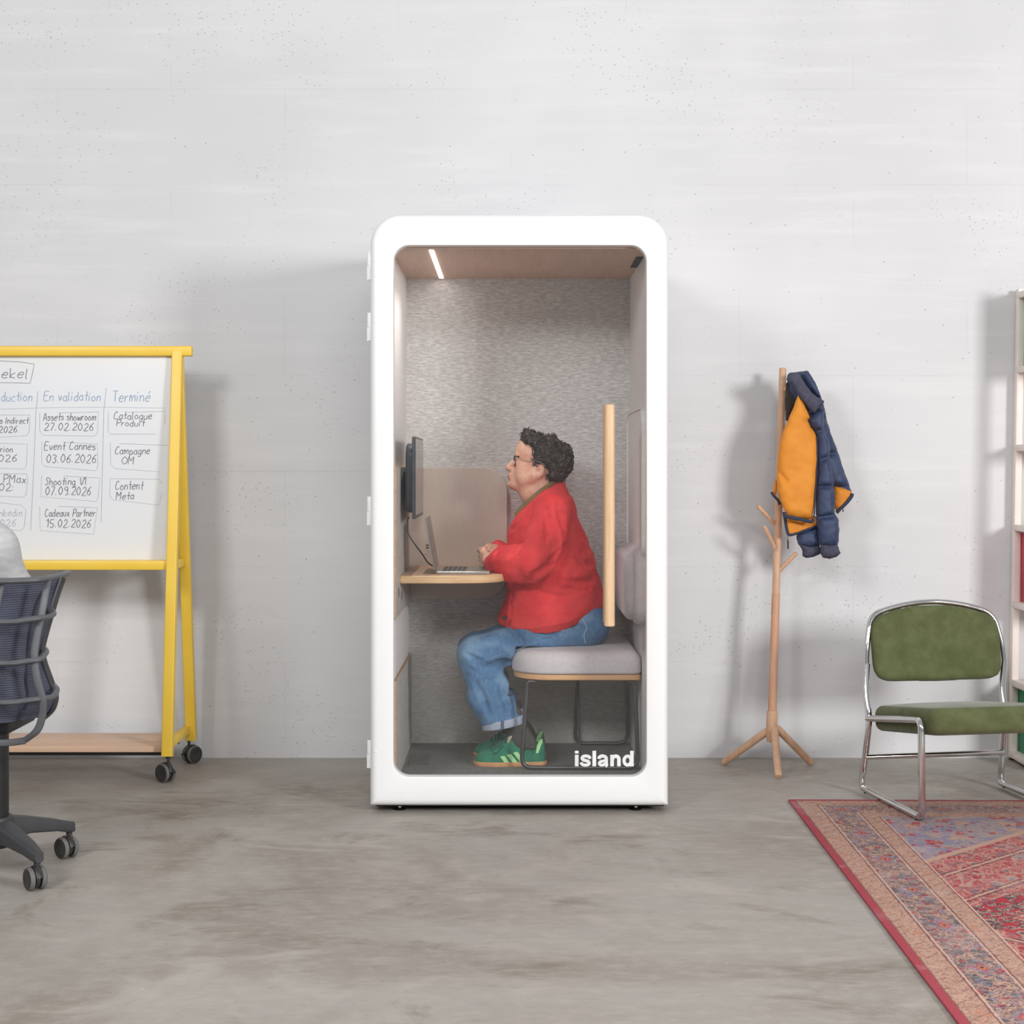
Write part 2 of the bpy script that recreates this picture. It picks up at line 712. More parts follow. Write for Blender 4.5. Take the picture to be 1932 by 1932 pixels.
def make_floor():
    m = Mt('worn_concrete_floor')
    a = m.noise(0.62, 6, 0.62, m.coord((1, 1.0, 1)), 0.9)
    b = m.noise(2.1, 7, 0.68, m.coord((0.75, 1.2, 1)), 1.1)
    g = m.noise(26, 5, 0.7, m.coord((0.5, 1.0, 1)))
    base = a.ramp([(0.28, lin((138, 127, 116))), (0.44, lin((154, 146, 138))), (0.56, lin((168, 162, 156))), (0.74, lin((144, 134, 124)))])
    c = m.mix(b.smooth(0.50, 0.70) * 0.8, base, lin((182, 175, 166)))
    c = m.mix(m.noise(1.5, 6, 0.68, m.coord((0.8, 1.2, 1), (0, 0, 0.5)), 1.4).smooth(0.52, 0.68) * 0.75, c, lin((126, 116, 105)))
    c = m.mix(m.noise(4.6, 6, 0.7, m.coord((0.7, 1.2, 1), (0, 0, -0.3)), 1.0).smooth(0.55, 0.7) * 0.45, c, lin((160, 154, 148)))
    c = m.mix(g.smooth(0.42, 0.72) * 0.38, c, lin((188, 181, 173)))
    c = m.mix(m.noise(60, 3, 0.6).smooth(0.58, 0.76) * 0.32, c, lin((116, 107, 98)))
    c = m.mix(m.noise(11, 5, 0.75, m.coord((0.6, 1.2, 1))).smooth(0.56, 0.72) * 0.35, c, lin((128, 119, 110)))
    spk = E(m.nt, m.voro(6.0)).lt(0.018) * E(m.nt, m.voro(6.0, out='Color')).gt(0.45)
    c = m.mix(spk * 0.8, c, lin((214, 210, 204)))
    m.col(c)
    m.rough(b.smooth(0.2, 0.9) * 0.25 + 0.42)
    m.b.inputs['Specular IOR Level'].default_value = 0.42
    m.bump(g * 0.5 + b, 0.12, 0.004)
    return m.m


def make_felt(name, c, c2, scale=70):
    m = Mt(name)
    f = m.noise(scale, 5, 0.7, m.coord((0.22, 0.22, 1.0)), 0.4)
    g = m.noise(2.5, 3, 0.5, m.coord((1, 1, 1.6)))
    k = m.mix(f.smooth(0.36, 0.68), lin(c2), lin(c))
    m.col(m.mix(g.smooth(0.45, 0.75) * 0.25, k, lin(c2)))
    m.rough(0.95)
    m.b.inputs['Specular IOR Level'].default_value = 0.1
    m.bump(f, 0.35, 0.003)
    return m.m


def make_wood(name, c, c2, axis=(1, 1, 8), scale=9, rough=0.45):
    m = Mt(name)
    n = m.noise(scale, 5, 0.6, m.coord(axis), 0.5)
    n2 = m.noise(scale * 7, 3, 0.5, m.coord(axis))
    k = m.mix(n.smooth(0.3, 0.7), lin(c), lin(c2))
    m.col(m.mix(n2.smooth(0.5, 0.8) * 0.35, k, lin(tuple(v * 0.88 for v in c2))))
    m.rough(rough)
    m.bump(n2, 0.06, 0.002)
    return m.m


def make_glass():
    m = bpy.data.materials.new('clear_pane_glass')
    m.use_nodes = True
    nt = m.node_tree
    nt.nodes.clear()
    out = nt.nodes.new('ShaderNodeOutputMaterial')
    mx = nt.nodes.new('ShaderNodeMixShader')
    tr = nt.nodes.new('ShaderNodeBsdfTransparent')
    tr.inputs[0].default_value = (0.992, 0.996, 0.994, 1)
    gl = nt.nodes.new('ShaderNodeBsdfGlossy')
    gl.inputs['Roughness'].default_value = 0.015
    ge = nt.nodes.new('ShaderNodeNewGeometry')
    dt = nt.nodes.new('ShaderNodeVectorMath')
    dt.operation = 'DOT_PRODUCT'
    nt.links.new(ge.outputs['Incoming'], dt.inputs[0])
    nt.links.new(ge.outputs['Normal'], dt.inputs[1])
    g = (E(nt, dt.outputs['Value']).abs() * -1.0 + 1.0)
    sch = (g * g) * (g * g) * g * 0.955 + 0.045          # Schlick reflectance of clear glass
    nt.links.new(sch.s, mx.inputs[0])
    nt.links.new(tr.outputs[0], mx.inputs[1])
    nt.links.new(gl.outputs[0], mx.inputs[2])
    nt.links.new(mx.outputs[0], out.inputs[0])
    return m


def make_rug(w, L):
    m = Mt('woven_rug')
    x, y, z = m.sep()
    wob = m.noise(60, 2, 0.5) * 0.006 - 0.003
    u = x + wob
    v = y * -1.0 + wob
    d = (u.min(u * -1.0 + w)).min(v.min(v * -1.0 + L))
    beige, rose, red = lin((203, 165, 147)), lin((188, 92, 100)), lin((182, 58, 74))
    dark, lav, slate, orange, grn = lin((92, 72, 72)), lin((160, 150, 168)), lin((118, 116, 126)), lin((206, 128, 98)), lin((112, 112, 98))
    # leafy tangle motif shared by border and field
    vc = m.coord((1, 1, 1))
    warp = m.nt.nodes.new('ShaderNodeMixRGB')
    warp.blend_type = 'ADD'
    warp.inputs[0].default_value = 0.035
    wn_ = m.nt.nodes.new('ShaderNodeTexNoise')
    wn_.inputs['Scale'].default_value = 14
    m.nt.links.new(vc, wn_.inputs['Vector'])
    m.nt.links.new(vc, warp.inputs[1])
    m.nt.links.new(wn_.outputs['Color'], warp.inputs[2])
    wv = warp.outputs[0]
    cell = E(m.nt, m.voro(52, vec=wv, out='Color'))
    edge = E(m.nt, m.voro(52, 'DISTANCE_TO_EDGE', vec=wv))
    cell2 = E(m.nt, m.voro(19, vec=wv, out='Color'))
    edge2 = E(m.nt, m.voro(19, 'DISTANCE_TO_EDGE', vec=wv))
    scroll = m.noise(30, 2, 0.5, wv, 2.0)
    line = scroll.smooth(0.46, 0.5) - scroll.smooth(0.54, 0.58)
    # border tangle
    bcol = cell.ramp([(0, beige), (0.3, lin((186, 150, 142))), (0.46, slate), (0.6, rose), (0.68, beige), (0.8, lav), (0.9, grn)], 'CONSTANT')
    bcol = m.mix(line * 0.85, bcol, dark)
    bcol = m.mix(m.noise(46, 3, 0.6, wv, 1.5).smooth(0.55, 0.6) * 0.75, bcol, lin((104, 92, 90)))
    bcol = m.mix(m.noise(21, 2, 0.5, wv, 2.5).smooth(0.57, 0.6) * 0.7, bcol, lin((132, 134, 148)))
    bcol = m.mix(edge.lt(0.05) * 0.5, bcol, beige)
    # lozenge rosettes along the border
    per = 0.36
    pu = ((u / per).frac() - 0.5).abs() * per
    pv = ((v / per).frac() - 0.5).abs() * per
    cd = (d - 0.166).abs()
    along = pv + cd * 1.5
    along2 = pu + cd * 1.5
    isleft = (u.min(u * -1.0 + w)).lt(v.min(v * -1.0 + L))
    loz = along * isleft + along2 * (isleft * -1.0 + 1.0)
    brk = m.noise(40, 3, 0.6).gt(0.42)
    bcol = m.mix(loz.lt(0.07) * brk * 0.55, bcol, m.mix(cell.gt(0.5), slate, lav))
    bcol = m.mix(loz.lt(0.036) * brk * 0.8, bcol, rose)
    bcol = m.mix(loz.lt(0.02), bcol, orange)
    bcol = m.mix(loz.lt(0.01), bcol, dark)
    # guard stripe
    gper = (((u + v) / 0.055).frac() - 0.5).abs()
    gcol = m.mix(line * 0.55, beige, lin((150, 100, 88)))
    gcol = m.mix(gper.lt(0.06) * m.noise(30, 3, 0.6).gt(0.5) * 0.5, gcol, dark)
    gcol = m.mix(m.noise(70, 3, 0.6, wv, 1.0).smooth(0.56, 0.62) * 0.5, gcol, lin((150, 116, 104)))
    gcol = m.mix(cell.gt(0.85) * 0.5, gcol, orange)
    # field
    mu = ((u - w / 2).abs()) / 1.49
    mv = ((v - L / 2).abs()) / 1.366
    med = mu + mv
    red_f = cell2.ramp([(0, red), (0.42, lin((170, 52, 66))), (0.58, rose), (0.72, red), (0.82, lin((150, 140, 148)))], 'CONSTANT')
    red_f = m.mix(line * 0.6, red_f, beige)
    red_f = m.mix(edge2.lt(0.05) * 0.7, red_f, beige)
    red_f = m.mix(m.noise(26, 3, 0.6, wv, 2.2).smooth(0.54, 0.58) * 0.75, red_f, lin((196, 160, 148)))
    red_f = m.mix(m.noise(15, 2, 0.5, wv, 2.0).smooth(0.6, 0.63) * 0.8, red_f, lin((122, 108, 116)))
    red_f = m.mix(cell.gt(0.86) * 0.8, red_f, slate)
    ring = (((med * 5.2).frac()) - 0.5).abs()
    wear = m.noise(34, 3, 0.6).gt(0.4)
    red_f = m.mix(ring.lt(0.028) * wear, red_f, beige)
    red_f = m.mix((ring - 0.06).abs().lt(0.018) * wear * 0.8, red_f, dark)
    inner = med.lt(0.62)
    blk = m.mix(line, lin((96, 78, 84)), beige)
    blk = m.mix(cell.gt(0.6), blk, red)
    red_f = m.mix(inner * med.gt(0.5), red_f, blk)
    sp = cell2.ramp([(0, lav), (0.35, lin((150, 146, 172))), (0.55, lin((170, 160, 165))), (0.75, rose), (0.88, beige)], 'CONSTANT')
    sp = m.mix(line * 0.6, sp, slate)
    sp = m.mix(m.noise(24, 3, 0.6, wv, 2.0).smooth(0.52, 0.56) * 0.6, sp, beige)
    sp = m.mix(cell.gt(0.84) * 0.9, sp, red)
    fcol = m.mix(med.lt(1.0), sp, red_f)
    fcol = m.mix((med - 1.0).abs().lt(0.014), fcol, beige)
    # bands from the rim inwards
    c = m.mix(d.gt(0.024), lin((176, 76, 88)), gcol)
    c = m.mix(d.gt(0.094), c, bcol)
    c = m.mix(d.gt(0.226), c, gcol)
    c = m.mix(d.gt(0.284), c, fcol)
    for q in (0.026, 0.094, 0.226, 0.284):
        c = m.mix((d - q).abs().lt(0.0022) * 0.75, c, lin((126, 84, 80)))
    for q in (0.101, 0.219, 0.29):
        c = m.mix((d - q).abs().lt(0.003) * 0.8, c, lin((222, 186, 168)))
    fade = m.noise(2.2, 4, 0.6).smooth(0.5, 0.75)
    c = m.mix(fade * 0.25, c, lin((206, 180, 172)))
    c = m.mix(m.noise(3.4, 4, 0.65).smooth(0.58, 0.75) * 0.5, c, lin((204, 188, 192)))
    pile = m.noise(260, 2, 0.6)
    c = m.mix(pile.smooth(0.3, 0.8) * 0.18, c, lin((150, 120, 115)))
    m.col(c)
    m.rough(0.95)
    m.b.inputs['Specular IOR Level'].default_value = 0.1
    m.bump(pile, 0.5, 0.004)
    return m.m


def make_knit(name, c, c2):
    m = Mt(name)
    n = m.noise(9, 4, 0.6)
    f = m.noise(220, 3, 0.7)
    k = m.mix(n.smooth(0.3, 0.7), lin(c), lin(c2))
    m.col(m.mix(f.smooth(0.4, 0.8) * 0.25, k, lin(tuple(min(255, v * 1.12 + 8) for v in c))))
    m.rough(0.95)
    m.b.inputs['Specular IOR Level'].default_value = 0.08
    m.b.inputs['Sheen Weight'].default_value = 0.35
    m.b.inputs['Sheen Roughness'].default_value = 0.5
    m.b.inputs['Sheen Tint'].default_value = lin(c)
    m.bump(f, 0.35, 0.003)
    return m.m


def make_rib(name, c, c2, per=130.0):
    m = Mt(name)
    w = m.wave(per / 6.283, 'X', 0.6, 2.0)
    m.col(m.mix(w.smooth(0.1, 0.7), lin(c2), lin(c)))
    m.rough(0.95)
    m.b.inputs['Specular IOR Level'].default_value = 0.08
    m.bump(w, 0.6, 0.004)
    return m.m


def make_denim():
    m = Mt('blue_denim')
    a = m.noise(5.5, 4, 0.6)
    t = m.noise(90, 3, 0.7, m.coord((1, 1, 0.35)))
    x, y, z = m.sep()
    k = a.ramp([(0.28, lin((62, 98, 138))), (0.5, lin((84, 122, 160))), (0.70, lin((132, 162, 188)))])
    k = m.mix(t.smooth(0.45, 0.8) * 0.4, k, lin((138, 164, 190)))
    m.col(k)
    m.rough(0.88)
    m.b.inputs['Specular IOR Level'].default_value = 0.12
    m.bump(t, 0.3, 0.002)
    return m.m


def make_skin():
    m = Mt('skin')
    n = m.noise(28, 4, 0.6)
    m.col(m.mix(n.smooth(0.35, 0.7), lin((222, 176, 152)), lin((212, 152, 130))))
    m.rough(0.5)
    m.b.inputs['Subsurface Weight'].default_value = 0.0
    m.b.inputs['Specular IOR Level'].default_value = 0.35
    m.bump(m.noise(240, 2, 0.6), 0.12, 0.001)
    return m.m


def make_meshback():
    m = Mt('blue_grey_chair_mesh')
    w = m.wave(46, 'Z', 1.6, 1.2)
    n = m.noise(240, 2, 0.6)
    k = m.mix(w.smooth(0.25, 0.75), lin((84, 88, 103)), lin((122, 126, 146)))
    m.col(m.mix(n.smooth(0.45, 0.75) * 0.35, k, lin((60, 63, 76))))
    m.rough(0.85)
    m.bump(w * 0.5 + n, 0.3, 0.002)
    return m.m


def make_emit(name, c, s):
    m = Mt(name)
    m.b.inputs['Emission Color'].default_value = c
    m.b.inputs['Emission Strength'].default_value = s
    m.col(c)
    return m.m


WHITE = simple('white_lacquer', (240, 240, 240), 0.32, c2=(239, 239, 239), spec=0.5)
WHITE_IN = simple('white_board_core', (225, 224, 222), 0.5)
FELT = make_felt('grey_felt_panel', (226, 224, 223), (188, 185, 184), 150)
FELT_LOW = make_felt('light_grey_felt', (218, 215, 210), (192, 189, 184), 150)
FELT_SIDE = make_felt('pale_felt_lining', (232, 230, 229), (220, 217, 216), 160)
CARPET = simple('dark_booth_carpet', (146, 144, 142), 0.95, c2=(126, 124, 122), scale=90, bump=(300, 0.5), spec=0.1)
VENEER = make_wood('oak_veneer', (210, 176, 146), (198, 162, 132), (1.2, 0.3, 1.2), 9)
VENEER_C = make_wood('ceiling_veneer', (214, 182, 160), (202, 170, 148), (3, 0.3, 1), 9)
EDGE = make_wood('plywood_edge', (226, 190, 146), (206, 166, 122), (1, 1, 14), 6)
HANDLE = make_wood('pale_ash_wood', (228, 194, 156), (214, 178, 140), (6, 6, 0.35), 14, 0.4)
LAMIN = simple('grey_white_laminate', (206, 203, 200), 0.5)
TAUPE = simple('taupe_laminate', (208, 193, 181), 0.42, c2=(202, 187, 175), scale=40, stretch=(6, 6, 0.3))
BLACKM = simple('black_metal', (38, 38, 40), 0.45, c2=(30, 30, 32))
DARKG = simple('charcoal_steel_tube', (92, 93, 95), 0.35, 0.6, c2=(84, 85, 87))
CHROME = simple('chrome', (222, 222, 222), 0.09, 1.0, c2=(212, 212, 212), scale=5)
STEEL = simple('brushed_steel', (190, 190, 190), 0.3, 1.0)
GLASS = make_glass()
LED = make_emit('led_strip_light', (1.0, 0.93, 0.88, 1), 11.0)
LETTER = simple('white_vinyl_lettering', (240, 240, 240), 0.5)
LILAC = simple('lilac_grey_upholstery', (204, 198, 201), 0.9, c2=(196, 190, 193), scale=60, bump=(420, 0.25, 0.002), spec=0.15, sheen=0.2)
PLY_SEAT = make_wood('beech_seat_board', (218, 172, 128), (204, 156, 112), (0.5, 1, 8), 9)
YELLOW = simple('yellow_powder_coat', (238, 200, 74), 0.36, c2=(234, 194, 66), scale=6, spec=0.5)
BOARD = simple('whiteboard_enamel', (226, 228, 231), 0.25, c2=(224, 226, 230), scale=3, spec=0.5)
SHELFW = make_wood('pale_pine_board', (226, 192, 164), (214, 178, 150), (0.3, 2, 6), 8)
RUBBER = simple('black_caster_plastic', (58, 56, 55), 0.45, c2=(48, 46, 45), scale=40)
RUBBER_G = simple('grey_caster_tread', (112, 110, 108), 0.6)
INK = simple('grey_marker_ink', (112, 112, 120), 0.6)
INK_L = simple('faded_marker_ink', (186, 190, 200), 0.6)
INK_B = simple('blue_marker_ink', (146, 166, 198), 0.6)
BEECH = make_wood('beech_wood', (212, 172, 142), (198, 156, 126), (5, 5, 0.5), 12, 0.5)
GREEN_F = simple('olive_green_velour', (98, 103, 70), 0.92, c2=(84, 89, 58), scale=16, bump=(260, 0.3, 0.002), spec=0.12, sheen=0.25)
SHELF_M = simple('ivory_white_shelf_steel', (238, 226, 218), 0.45, c2=(232, 220, 212), scale=10)
WALLM = make_wall()
FLOORM = make_floor()

# ------------------------------------------------------------------ the setting
b = BM()
box(b, -5.5, 5.5, WALL, WALL + 0.2, -0.1, 4.6)
struct('wall_back', b, WALLM)
b = BM()
box(b, -5.5, 5.5, -2.2, WALL + 0.2, -0.1, 0.0)
struct('floor', b, FLOORM)

# ------------------------------------------------------------------ rug (under the chair)
RW, RL = 2.2, 3.1
rug = None
b = BM()
box(b, 0, RW, -RL, 0, 0.0, 0.008, 0.003, 2)
rug = part('rug', b, make_rug(RW, RL), None)
rug.location = (1.055, 5.874, 0.0005)
rug.rotation_euler = (0, 0, R(-0.9))
WM[rug] = Matrix.Translation(rug.location)
tag(rug, 'faded red and beige oriental patterned rug on the concrete floor', 'rug')

# ------------------------------------------------------------------ phone booth
BX0, BX1, BZ0, BZ1 = -0.524, 0.577, 0.0265, 2.211          # outside
IX0, IX1, IZ0, IZ1 = -0.454, 0.507, 0.092, 2.092           # inside
DF, DB = 5.66, 6.70                                        # door face, back face
booth = thing('phone_booth', 'tall white office phone booth with glass door against the concrete wall', 'phone booth', ((BX0 + BX1) / 2, 6.18, 0))
RAD = (0.004, 0.004, 0.112, 0.112)


def outer(t):
    return inset_rr(BX0, BX1, BZ0, BZ1, RAD, t, 10)


b = BM()
io = lambda: rr(IX0 - 0.012, IX1 + 0.012, IZ0 - 0.012, IZ1 + 0.012, 0.003, 10)
mp = lambda L, y: [Vector((u, y, v)) for u, v in L]
loft(b, [mp(outer(0.003), 5.704), mp(outer(0), 5.707), mp(outer(0), DB - 0.01), mp(outer(0.008), DB),
         mp(rr(IX0 + 0.1, IX1 - 0.1, 0.2, 2.0, 0.003, 10), DB)], cap1=True)
loft(b, [mp(outer(0.003), 5.704), mp(io(), 5.704), mp(io(), 6.622),
         mp(rr(IX0 + 0.1, IX1 - 0.1, 0.2, 2.0, 0.003, 10), 6.622)], cap1=True)
bmesh.ops.remove_doubles(b, verts=b.verts[:], dist=0.0002)
shell = part('outer_shell', b, WHITE, booth)

OX0, OX1, OZ0, OZ1 = -0.436, 0.495, 0.137, 2.0935
ORAD = 0.058
inn = lambda t: rr(OX0 - t, OX1 + t, OZ0 - t, OZ1 + t, ORAD + t, 10)
b = BM()
loft(b, [mp(outer(0.001), 5.702), mp(outer(0), 5.700), mp(outer(0), 5.690), mp(outer(0.003), 5.677), mp(outer(0.009), 5.668),
         mp(outer(0.018), 5.6615), mp(outer(0.028), DF), mp(inn(0.008), DF), mp(inn(0.002), DF + 0.002), mp(inn(0), DF + 0.007),
         mp(inn(0), 5.702)], ring=True)
door = part('door', b, WHITE, booth)
b = BM()
slab(b, OX0 - 0.004, OX1 + 0.004, OZ0 - 0.004, OZ1 + 0.004, ORAD, 5.676, 5.684, XZ, 0.0008)
pane = part('glass_pane', b, GLASS, door, smooth=False)

DL = 5.6754


def LT(X, Y, w):
    p = Q(1080 + X / 9.66, 1380 + Y / 9.66, DL)
    p.y += w
    return p


RB = [0.0]


def ribbon(bm, pts, wd, sm=True, closed=False):
    RB[0] += 0.00012
    q_ = RB[0]
    pts = [Vector((x, y, 0)) for x, y in pts]
    if sm:
        pts = smooth_path(pts, 6, closed)
    N = len(pts)
    rows_ = []
    for i in range(N):
        p_, n_ = (pts[(i - 1) % N], pts[(i + 1) % N]) if closed else (pts[max(i - 1, 0)], pts[min(i + 1, N - 1)])
        t = (n_ - p_).normalized()
        nx = Vector((-t.y, t.x, 0)) * (wd / 2)
        a_, b_ = pts[i] + nx, pts[i] - nx
        rows_.append([LT(a_.x, a_.y, -0.0002 - q_), LT(b_.x, b_.y, -0.0002 - q_), LT(b_.x, b_.y, 0.0004), LT(a_.x, a_.y, 0.0004)])
    loft(bm, rows_, not closed, not closed, ring=closed)


b = BM()
ribbon(b, [(78.5, 425), (78.5, 635)], 67, False)
ribbon(b, [(78.5, 352), (78.5, 402)], 67, False)
ribbon(b, [(322, 498), (305, 465), (262, 448), (215, 450), (182, 468), (178, 498), (205, 520), (250, 532), (292, 552), (303, 582), (280, 606), (240, 613), (195, 607), (168, 588), (158, 562)], 56)
ribbon(b, [(398, 352), (398, 635)], 67, False)
ribbon(b, [(482, 500), (490, 472), (525, 450), (570, 450), (606, 468), (616, 500), (616, 590), (622, 618), (640, 634)], 60)
ribbon(b, [(612, 528), (570, 538), (520, 548), (494, 570), (496, 598), (525, 612), (565, 608), (598, 588), (612, 560)], 52)
ribbon(b, [(722, 425), (722, 635)], 65, False)
ribbon(b, [(724, 520), (738, 478), (770, 454), (805, 452), (836, 472), (846, 510), (847, 560), (847, 635)], 64)
ribbon(b, [(1083, 352), (1083, 635)], 66, False)
ribbon(b, [(1005 + 64 * math.cos(2 * PI * k / 14), 530 + 80 * math.sin(2 * PI * k / 14)) for k in range(14)], 58, True, True)
part('lettering', b, LETTER, door, smooth=False, label='white lettering on the glass reading island')

b = BM()
hx = 0.3575
slab(b, hx - 0.0195, hx + 0.0195, 5.622, 5.676, 0.016, 0.693, 1.507, lambda u, v, w: Vector((u, v, w)), 0.003, 5)
slab(b, hx - 0.0195, hx + 0.0195, 5.684, 5.732, 0.016, 0.70, 1.507, lambda u, v, w: Vector((u, v, w)), 0.003, 5)
part('door_handle', b, HANDLE, door)
for y0, y1 in ((475, 528), (590, 643), (937, 991), (1396, 1449)):
    b = BM()
    z1, z0 = CZ - (y0 - CY) * 5.69 / F, CZ - (y1 - CY) * 5.69 / F
    zm = (z0 + z1) / 2
    for za, zc, sh in ((zm + 0.001, z1, 0.0), (z0, zm - 0.001, 0.0015)):
        sweep(b, [(BX0 - 0.0065 - sh, 5.694, za), (BX0 - 0.0065 - sh, 5.694, zc)], 0.0062, 12)
    box(b, BX0 - 0.006, BX0 + 0.001, 5.686, 5.70, z0, z1, 0.001)
    for k in range(4):
        zz = z1 - (k + 0.5) * (z1 - z0) / 4
        xx = BX0 + (0.029 if k % 2 == 0 else 0.021)
        box(b, xx - 0.004, xx + 0.007, DF - 0.0008, DF + 0.001, zz - 0.002, zz + 0.002, 0.0008)
    part('hinge', b, WHITE, door)

b = BM()
box(b, IX0, IX1, 6.606, 6.6215, 0.372, IZ1)
part('back_felt_panel', b, FELT, booth)
b = BM()
box(b, IX0, IX1, 6.604, 6.6215, IZ0, 0.372, 0.002)
part('lower_back_panel', b, FELT_LOW, booth)
for s, nm in ((0, 'left'), (1, 'right')):
    b = BM()
    if s == 0:
        box(b, IX0 - 0.0115, IX0, 5.705, 6.606, IZ0, IZ1)
    else:
        box(b, IX1, IX1 + 0.0115, 5.705, 6.606, IZ0, IZ1)
    part('side_lining', b, FELT_SIDE, booth)
b = BM()
box(b, IX0 - 0.0115, IX1 + 0.0115, 5.705, 6.606, IZ1 - 0.004, IZ1 + 0.0115)
ceil_p = part('booth_ceiling', b, VENEER_C, booth)
b = BM()
box(b, -0.310, -0.293, 5.74, 6.575, IZ1 - 0.0065, IZ1 - 0.0038, 0.001)
part('light_strip', b, LED, ceil_p, label='glowing white strip light in the wooden ceiling')
sl = area_lamp('strip_lamp', (-0.30, 6.02, IZ1 - 0.010), (-0.30, 6.02, 0), 0.016, 1.7, (1.0, 0.96, 0.92))
sl.data.shape = 'RECTANGLE'
sl.data.size = 0.016
sl.data.size_y = 0.50
sl.data.spread = R(115)
b = BM()
box(b, 0.478, 0.505, 5.92, 6.22, IZ1 - 0.008, IZ1 - 0.0038, 0.0015)
for k in range(8):
    box(b, 0.481, 0.502, 5.935 + k * 0.035, 5.955 + k * 0.035, IZ1 - 0.0095, IZ1 - 0.0075)
part('ceiling_vent', b, BLACKM, ceil_p, label='black vent slot in the wooden ceiling')
b = BM()
box(b, IX0 - 0.0115, IX1 + 0.0115, 5.705, 6.606, IZ0 - 0.0115, IZ0)
mat_p = part('floor_carpet', b, CARPET, booth)
b = BM()
slab(b, -0.415, -0.335, 6.10, 6.36, 0.008, IZ0, IZ0 + 0.003, XY, 0.001)
for i in range(5):
    for j in range(9):
        cyl(b, (-0.405 + i * 0.015, 6.12 + j * 0.0275, IZ0 + 0.002), (-0.405 + i * 0.015, 6.12 + j * 0.0275, IZ0 + 0.0042), 0.004, n=8)
part('floor_grille', b, simple('grey_floor_grille', (112, 110, 108), 0.6), mat_p)

b = BM()
box(b, BX0 + 0.02, BX1 - 0.012, 5.70, DB - 0.02, 0.020, BZ0 + 0.001, 0.001)
part('base_plate', b, BLACKM, booth)
for fx in (-0.418, 0.462):
    for fy in (5.735, 6.60):
        b = BM()
        lathe(b, [(0.002, 0), (0.021, 0), (0.022, 0.003), (0.008, 0.0065), (0.008, 0.0065)], lambda x, y, z: Vector((fx + x, fy + y, z)), 16, 0)
        lathe(b, [(0.0045, 0.006), (0.0045, 0.009), (0.009, 0.0095), (0.009, 0.014), (0.0045, 0.0145), (0.0045, 0.0205)],
              lambda x, y, z: Vector((fx + x, fy + y, z)), 6, 1)
        part('levelling_foot', b, [BLACKM, CHROME], booth)

# left wall boards, desk, screen panel
def board(bm, y0, y1, z0, z1, x0, x1):
    box(bm, x0, x1, y0, y1, z0, z1)
    for f in bm.faces:
        f.material_index = 0 if abs(f.normal.x) > 0.7 else 1


b = BM()
board(b, 5.735, 6.602, IZ0, 0.478, IX0, IX0 + 0.022)
part('lower_side_board', b, [LAMIN, EDGE], booth)
b = BM()
board(b, 5.735, 6.565, 0.715, 1.277, IX0, IX0 + 0.022)
for zz, yy in ((0.80, 5.86), (0.775, 6.02)):
    slab(b, yy - 0.012, yy + 0.012, zz - 0.018, zz + 0.018, 0.011, IX0 + 0.0221, IX0 + 0.023, YZ, 0.0003, 4, mi=2)
part('upper_side_board', b, [LAMIN, EDGE, BLACKM], booth)
b = BM()
cushion(b, 5.72, 6.50, 0.485, 0.708, (0.006, 0.10, 0.10, 0.006), IX0, IX0 + 0.020, 0.002, 0.012, 0.002, YZ)
part('felt_pad', b, FELT_SIDE, booth)
b = BM()
slab(b, IX0, -0.020, 0.715, 1.277, (0.004, 0.105, 0.105, 0.004), 6.568, 6.606, XZ, 0.0025, 10)
screen_p = part('screen_panel', b, TAUPE, booth)
b = BM()
for (px, py, w, h) in ((806.5, 1028.5, 5, 2.2), (806.5, 1033.5, 5, 2.2), (807, 1041, 1.3, 1.3), (803, 1046, 1.3, 1.3), (809, 1047, 1.0, 1.0)):
    p = Q(px, py, 6.567)
    k = 6.567 / F
    box(b, p.x - w * k / 2, p.x + w * k / 2, 6.5655, 6.5685, p.z - h * k / 2, p.z + h * k / 2, 0.0005)
part('power_socket', b, BLACKM, screen_p)
for (px, py, w, h) in ((866, 895, 1.6, 1.6), (875, 932, 2.4, 1.0), (880, 967, 3.0, 1.2), (895, 972, 1.5, 1.5), (895, 978, 1.8, 1.5)):
    b = BM()
    p = Q(px, py, 6.567)
    k = 6.567 / F
    box(b, p.x - w * k / 2, p.x + w * k / 2, 6.5672, 6.5685, p.z - h * k / 2, p.z + h * k / 2, 0.0003)
    part('screw_cover', b, LAMIN, screen_p)
b = BM()
L = rr(IX0 + 0.022, -0.028, 5.93, 6.568, (0.004, 0.16, 0.004, 0.004), 14)
loft(b, [[Vector((u, v, z)) for u, v in q] for q, z in
         ((inset_rr(IX0 + 0.022, -0.028, 5.93, 6.568, (0.004, 0.16, 0.004, 0.004), 0.003, 14), 0.828), (L, 0.831), (L, 0.855),
          (inset_rr(IX0 + 0.022, -0.028, 5.93, 6.568, (0.004, 0.16, 0.004, 0.004), 0.003, 14), 0.858))], True, True)
for f in b.faces:
    f.material_index = 0
b.normal_update()
for f in b.faces:
    if abs(f.normal.z) < 0.8:
        f.material_index = 1
part('desk_top', b, [VENEER, EDGE], booth)

# right wall: tall padded panel and backrest
b = BM()
cushion(b, 5.80, 6.55, 0.93, 1.50, 0.07, IX1, IX1 - 0.012, 0.001, 0.006, -0.001, lambda u, v, w: Vector((w, u, v)))
part('wall_pad', b, FELT_SIDE, booth)
b = BM()
cushion(b, 5.80, 6.50, 0.672, 0.965, 0.085, 0, 0.046, 0.004, 0.03, 0.012, lambda u, v, w: Vector((IX1 - w, u, v)))
cushion(b, 5.83, 6.47, 0.690, 0.948, 0.085, 0.04, 0.078, 0.004, 0.030, 0.004, lambda u, v, w: Vector((IX1 - w, u, v)))
part('backrest', b, LILAC, booth)

